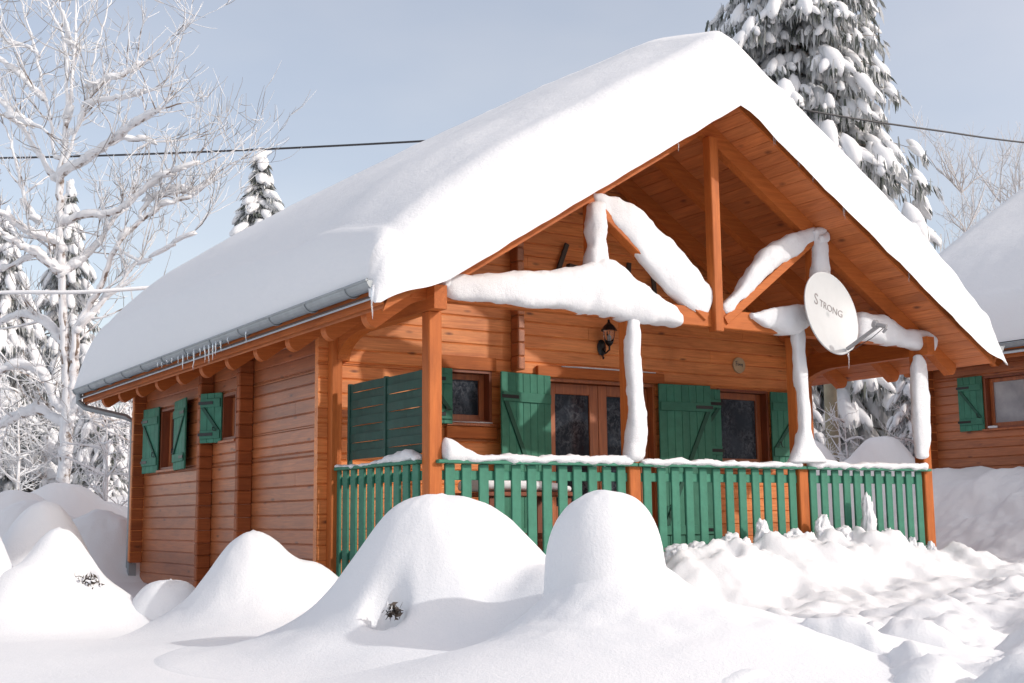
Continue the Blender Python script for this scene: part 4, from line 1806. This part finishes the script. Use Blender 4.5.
def another(src, px, py_top, d, s, label, rz, hsrc):
    t = copy_tree(src)
    tp = dep(px, py_top, d)
    put(t, tp.x, tp.y, tp.z - hsrc * s, s, rz)
    t['label'] = label
    return t


another(mid, 262, 153, 44, 1.25, 'small snowy spruce tip rising over the left slope of the big roof', 2.2, 10.5).scale = (1.9, 1.9, 1.25)
another(mid, 1042, 118, 40, 1.1, 'snowy spruce at the right edge above the roof of the shaded chalet', 4.0, 10.5)
another(mid2, 98, 372, 26, .82, 'low snowy spruce just right of the bare trunk', 3.3, 7.5)
another(mid2, 128, 392, 31, .8, 'low snowy spruce seen beside the downpipe', 5.1, 7.5)
another(mid2, 35, 362, 33, 1.0, 'low snowy spruce just left of the bare trunk', .3, 7.5)
another(mid2, -40, 300, 34, 1.2, 'snowy spruce rising at the far left behind the frosted shrubs', 2.7, 7.5)
another(mid2, 12, 385, 29, .8, 'snowy spruce between the frosted shrubs at the left edge', 1.1, 7.5)
another(mid2, 75, 398, 36, .95, 'distant snowy spruce right behind the bare trunk', 2.0, 7.5)
another(mid2, 112, 412, 24, .5, 'small snowy spruce under the end of the gutter', 4.9, 7.5)
another(mid2, -30, 402, 24, .6, 'small snowy spruce cut by the left edge of the picture', 3.9, 7.5)
another(mid2, 905, 352, 25.5, .66, 'drooping snowy spruce right of the utility pole', 1.7, 7.5)
another(mid2, 800, 365, 27, .75, 'drooping snowy spruce left of the utility pole', 4.4, 7.5)


# bare trees: skeleton of tapered limbs with snow on the upper sides
def limb(mt, ms, pts, rad, snow=1.0, n=6):
    mt.tube(pts, rad, n, False)
    if snow > 0:
        up = []
        rs = []
        for i, (p, r) in enumerate(zip(pts, rad)):
            p = Vector(p)
            d = (Vector(pts[min(i + 1, len(pts) - 1)]) - Vector(pts[max(0, i - 1)])).normalized()
            flat = 1 - abs(d.z)
            up.append(p + Vector((-.25 * r, -.35 * r, r * (.30 + .55 * flat))))
            rs.append(r * (.95 + .35 * flat) * snow + .006 * snow * flat)
        ms.tube(up, rs, n, True)


def grow(q, mt, ms, tw, p, d, L, r, depth, snowp, upw=.25, wig=.22, twn=4):
    segs = 5
    pts, rad = [Vector(p)], [r]
    d = Vector(d).normalized()
    for k in range(segs):
        d = (d + Vector((q.gauss(0, wig), q.gauss(0, wig), q.gauss(0, wig) + upw * .35))).normalized()
        pts.append(pts[-1] + d * L / segs)
        rad.append(r * (1 - .8 * (k + 1) / segs) + .0025)
    if r > .011:
        limb(mt, ms, pts, rad, .95 if q.random() < snowp else 0, 5)
    else:
        if q.random() < snowp * 1.5:
            ms.tube(pts, [x * 1.15 for x in rad], 4, False)
        else:
            tw.tube(pts, rad, 3, False)
    if depth > 0:
        for k in range(twn):
            i = q.randint(1, segs)
            nd = (d * .6 + Vector((q.gauss(0, .6), q.gauss(0, .6), q.gauss(0, .45) + upw))).normalized()
            grow(q, mt, ms, tw, pts[i], nd, L * q.uniform(.4, .75), max(.004, rad[i] * .55), depth - 1, snowp, upw, wig, twn)


def traced_tree(lines, depth, label, seed, px_twigs, name='bare_tree'):
    q = random.Random(seed)
    base = dep(lines[0][0][0], lines[0][0][1], depth)
    t = empty(name, (0, 0, 0), label, 'tree')
    mt, ms, tw = MB(), MB(), MB()
    m = depth / F_PX
    for li, ln in enumerate(lines):
        if li:
            # root every limb in the stem it grows from
            x0, y0, w0 = ln[0]
            best = None
            for parent in ([lines[0], lines[1]] if li > 1 else [lines[0]]):
                for (xa, ya, wa), (xb, yb, wb_) in zip(parent, parent[1:]):
                    if ya >= y0 + 4 >= yb:
                        xm_ = xa + (xb - xa) * (ya - y0 - 4) / max(1e-6, ya - yb)
                        if abs(xm_ - x0) < 15 and (best is None or abs(xm_ - x0) < abs(best - x0)):
                            best = xm_
            if best is not None:
                ln = [(best, y0 + 5, w0)] + list(ln)
        slope = 0 if li < 2 else q.uniform(-1.6, 1.6)
        n = len(ln)
        raw = []
        acc = 0
        for i, (x, y, w_) in enumerate(ln):
            if i:
                acc += math.hypot(x - ln[i - 1][0], y - ln[i - 1][1]) * m
            P = dep(x, y, depth + slope * acc * .45)
            raw.append((P.x, P.y, P.z, w_ * m * .5))
        sp = spline(raw, 4)
        pts = [Vector(s_[:3]) + Vector((q.gauss(0, .012), q.gauss(0, .012), q.gauss(0, .012))) for s_ in sp]
        rad = [max(.008, s_[3] * (.85 if li < 3 else .76)) for s_ in sp]
        limb(mt, ms, pts, rad, 1.0 if li > 1 else .72, 8)
        # lumps of snow in crooks
        for i in range(2, len(pts) - 1):
            d = (pts[i + 1] - pts[i - 1]).normalized()
            if abs(d.z) < .75 and q.random() < .35:
                pad(ms, pts[i] + Vector((0, 0, rad[i] * 1.0)), d, q.uniform(.12, .3), rad[i] * 1.5 + .02, rad[i] * 1.1 + .03, q, 7)
        # side branches
        if li > 0:
            cnt = int(len(pts) * .27)
            for k in range(cnt):
                i = q.randint(max(1, len(pts) // 4), len(pts) - 1)
                d = (pts[i] - pts[i - 1]).normalized()
                nd = (d * .55 + Vector((q.gauss(0, .55), q.gauss(0, .55), q.gauss(0, .4) + .3))).normalized()
                grow(q, mt, ms, tw, pts[i], nd, q.uniform(.5, 1.25), max(.008, min(.016, rad[i] * .5)), 2, .36, .24, .13, 3)
            d = (pts[-1] - pts[-3]).normalized()
            for k in range(2):
                grow(q, mt, ms, tw, pts[-1], d + Vector((q.gauss(0, .2), q.gauss(0, .2), .2)), q.uniform(.7, 1.4), max(.009, rad[-1] * .7), 2, .35, .28, .13, 4)
    mt.build('trunk', 'frostbark', t, True)
    ms.build('snow', 'snow_tree', t, True)
    tw.build('twigs', 'twig', t)
    return t


L_ = [
    [(62, 500, 17), (64, 470, 16), (65, 445, 17), (67, 415, 15), (67, 390, 14), (66, 365, 13), (64, 335, 12), (62, 300, 9), (61, 260, 9), (60, 225, 8.5), (59, 195, 9), (60, 178, 9), (63, 160, 7), (66, 128, 6), (68, 113, 5.5)],
    [(70, 420, 12), (73, 395, 12), (74, 370, 12), (75, 350, 11), (78, 328, 10), (87, 310, 8), (98, 290, 7), (107, 268, 6.5), (116, 248, 6), (128, 232, 5.5), (142, 220, 5), (160, 207, 4.5), (178, 200, 4), (192, 196, 3)],
    [(80, 328, 8), (92, 314, 6.5), (105, 300, 5), (116, 288, 4), (128, 274, 3.2), (141, 257, 2.6)],
    [(64, 272, 9), (76, 265, 8), (88, 255, 7), (98, 245, 6), (106, 232, 5), (114, 219, 4.5), (124, 210, 4)],
    [(64, 222, 8), (80, 216, 6.5), (100, 215, 6), (116, 212, 6), (128, 203, 5.5), (140, 193, 5), (152, 182, 5), (165, 175, 5), (178, 171, 3.5), (190, 165, 2.5)],
    [(140, 215, 4.5), (150, 200, 5), (165, 194, 6), (180, 192, 7), (196, 190, 5), (208, 182, 3)],
    [(66, 172, 8), (78, 165, 7), (92, 157, 6.5), (104, 147, 6), (117, 136, 6), (131, 127, 6), (146, 117, 5), (160, 109, 3)],
    [(104, 147, 4), (120, 140, 3.5), (138, 140, 4), (156, 141, 3.5)],
    [(68, 113, 6), (67, 90, 4.5), (66, 65, 4), (64, 40, 3.8), (57, 22, 3), (48, 4, 2.4), (42, -16, 1.8)],
    [(69, 113, 5), (72, 80, 4), (74.5, 48, 4), (75.5, 20, 2.8), (76, -10, 2)],
    [(74, 48, 3.5), (69, 40, 3), (66, 26, 2.4), (60, 2, 2)],
    [(66, 160, 5), (73, 140, 4), (79, 118, 3.5), (85, 104, 3.2), (96, 88, 3.5), (104, 80, 4.5), (120, 76, 5), (132, 70, 5), (142, 65, 3)],
    [(76, 130, 4.5), (84, 113, 4), (92, 103, 3.5), (112, 99, 4), (130, 95, 4), (146, 92, 3)],
    [(86, 102, 3), (90, 80, 2.5), (96, 50, 2.2), (104, 22, 2), (112, -5, 1.5)],
    [(52, 175, 8), (44, 163, 7), (34, 148, 6), (24, 132, 5.5), (14, 118, 5), (4, 104, 4), (-8, 92, 3)],
    [(26, 133, 4), (10, 117, 4), (22, 120, 3.5), (38, 126, 3), (48, 133, 2.5)],
    [(54, 155, 4.5), (52, 130, 4), (47, 105, 4), (41, 80, 4), (37, 57, 4), (33, 40, 3), (26, 18, 2.4), (20, -6, 1.6)],
    [(45, 100, 6), (35, 92, 5), (22, 78, 5), (10, 68, 4), (-4, 58, 3)],
    [(40, 58, 3), (30, 48, 3), (16, 45, 3), (8, 42, 2)],
    [(60, 248, 8), (48, 240, 8), (36, 236, 7), (24, 230, 6), (12, 222, 5), (0, 212, 4)],
    [(58, 272, 9), (46, 262, 9), (36, 254, 8), (24, 248, 7), (12, 240, 5), (2, 232, 3)],
    [(40, 222, 6), (30, 215, 5.5), (25, 200, 5), (20, 180, 4), (16, 160, 3.5), (10, 142, 2.6), (4, 124, 2)],
    [(36, 255, 5), (20, 262, 4), (6, 268, 4), (-8, 276, 3)],
    [(58, 340, 8), (48, 326, 8), (34, 318, 7), (18, 315, 6), (2, 322, 4)],
    [(56, 405, 10), (50, 388, 11), (42, 376, 10), (30, 368, 9), (14, 367, 8), (-4, 372, 7)],
    [(54, 420, 8), (44, 412, 10), (32, 412, 10), (18, 417, 9), (2, 425, 8), (-12, 432, 6)],
    [(74, 412, 11), (80, 404, 13), (84, 412, 9)],
    [(120, 250, 3), (140, 262, 2.5), (158, 252, 2.2), (175, 242, 2), (195, 232, 2)],
]
traced_tree(L_, 22, 'tall bare tree with snow plastered limbs at the left of the chalet', 12, None)


def bare(label, group, seed, h, r, upw, nm='bare_tree', snowp=.12, n0=9, tmat='twigpale', lean=.25, dpt=3):
    q = random.Random(seed)
    t = empty(nm, (0, 0, 0), label, 'tree' if nm == 'bare_tree' else 'shrub', group)
    mt, ms, tw = MB(), MB(), MB()
    pts = [Vector((0, 0, -.4))]
    for k in range(6):
        pts.append(pts[-1] + Vector((q.gauss(0, .04 * h / 6), q.gauss(0, .04 * h / 6), h / 6)))
    limb(mt, ms, pts, [r * (1 - .14 * k) for k in range(7)], .7 if snowp > .3 else 0, 6)
    for k in range(n0):
        i = q.randint(1, 6)
        a = q.uniform(0, 6.28)
        nd = Vector((math.cos(a) * lean * 2, math.sin(a) * lean * 2, q.uniform(.4, 1)))
        grow(q, mt, ms, tw, pts[i], nd, h * q.uniform(.25, .5) * (1 - .08 * i), r * .45, dpt, snowp, upw, .16, 4)
    mt.build('trunk', tmat if snowp < .3 else 'frostbark', t, True)
    ms.build('snow', 'snow_tree', t, True)
    tw.build('twigs', tmat, t)
    return t


for i, (px, d, h, lab) in enumerate(((957, 33, 6.6, 'thin bare sapling rising left of the others above the roof of the shaded chalet'), (990, 35, 7.2, 'thin bare sapling in the middle of the row above the roof of the shaded chalet'),
                                    (1012, 34, 6.8, 'thin bare sapling beside the spruce at the right edge'))):
    t = bare(lab, 'bare saplings behind the shaded chalet', 70 + i, h, .05, .35, 'bare_tree', .10, 30, 'twigpale', .28, 2)
    top = dep(px, 150 + 8 * i, d)
    put(t, top.x, top.y, top.z - h * 1.12, 1.0)

sh = bare('frosted shrub tangled with snow left of the bare trunk', 'frosted shrubs by the bare tree', 81, 2.6, .05, .05, 'frosted_shrub', .72, 14, 'twig', .5, 2)
p = dep(20, 470, 24)
put(sh, p.x, p.y, ground(p.x, p.y) - .2, 1.0)
for i, (px, py, d, s_, lab) in enumerate(((108, 465, 21.5, 1.0, 'frosted shrub under the downpipe at the end of the chalet'), (44, 470, 26, 1.15, 'frosted shrub just behind the bare trunk'), (-25, 470, 25, 1.2, 'frosted shrub at the very left edge of the picture'),
                                         (130, 455, 25, 1.1, 'frosted shrub rising beside the far log corner'), (850, 455, 22.5, .8, 'frosted shrub behind the porch next to the utility pole'), (915, 455, 22, .7, 'frosted shrub behind the rightmost porch post'))):
    c = copy_tree(sh)
    p = dep(px, py, d)
    put(c, p.x, p.y, ground(p.x, p.y) - .2, s_, 1.3 * i + .5)
    c['label'] = lab

# snow heaps seen through the porch
p = dep(880, 462, 19)
mound(p.x, p.y, [(0, 0, .62, .5, .5, 3), (-.5, .2, .3, .5, .5, 2.2)], 1.5, 'rounded snow heap beyond the right bay of the porch')
p = dep(815, 462, 20)
mound(p.x, p.y, [(0, 0, .75, .45, .5, 2.4)], 1.4, 'snow heap behind the third porch post')

# spruces across the clearing: they stand behind the photographer and show only in the window panes
qf = random.Random(77)
for i in range(84):
    az = R(98 + (i // 2) * 4 + 2 * (i % 2)) if i < 56 else R(124 + (i - 56) * 1.25)
    dist = qf.uniform(54, 60) + 7 * (i % 2) if i < 56 else qf.uniform(64, 70)
    t = copy_tree(mid if (i // 2) % 2 else mid2)
    X_, Y_ = CAM.x + math.sin(az) * dist, CAM.y + math.cos(az) * dist
    put(t, X_, Y_, -.6, qf.uniform(1.4, 1.6) * (1.0 if (i // 2) % 2 else 1.35), qf.uniform(0, 6))
    t['label'] = 'snowy spruce across the clearing, mirrored in the window panes'
    t['group'] = 'spruces across the clearing'
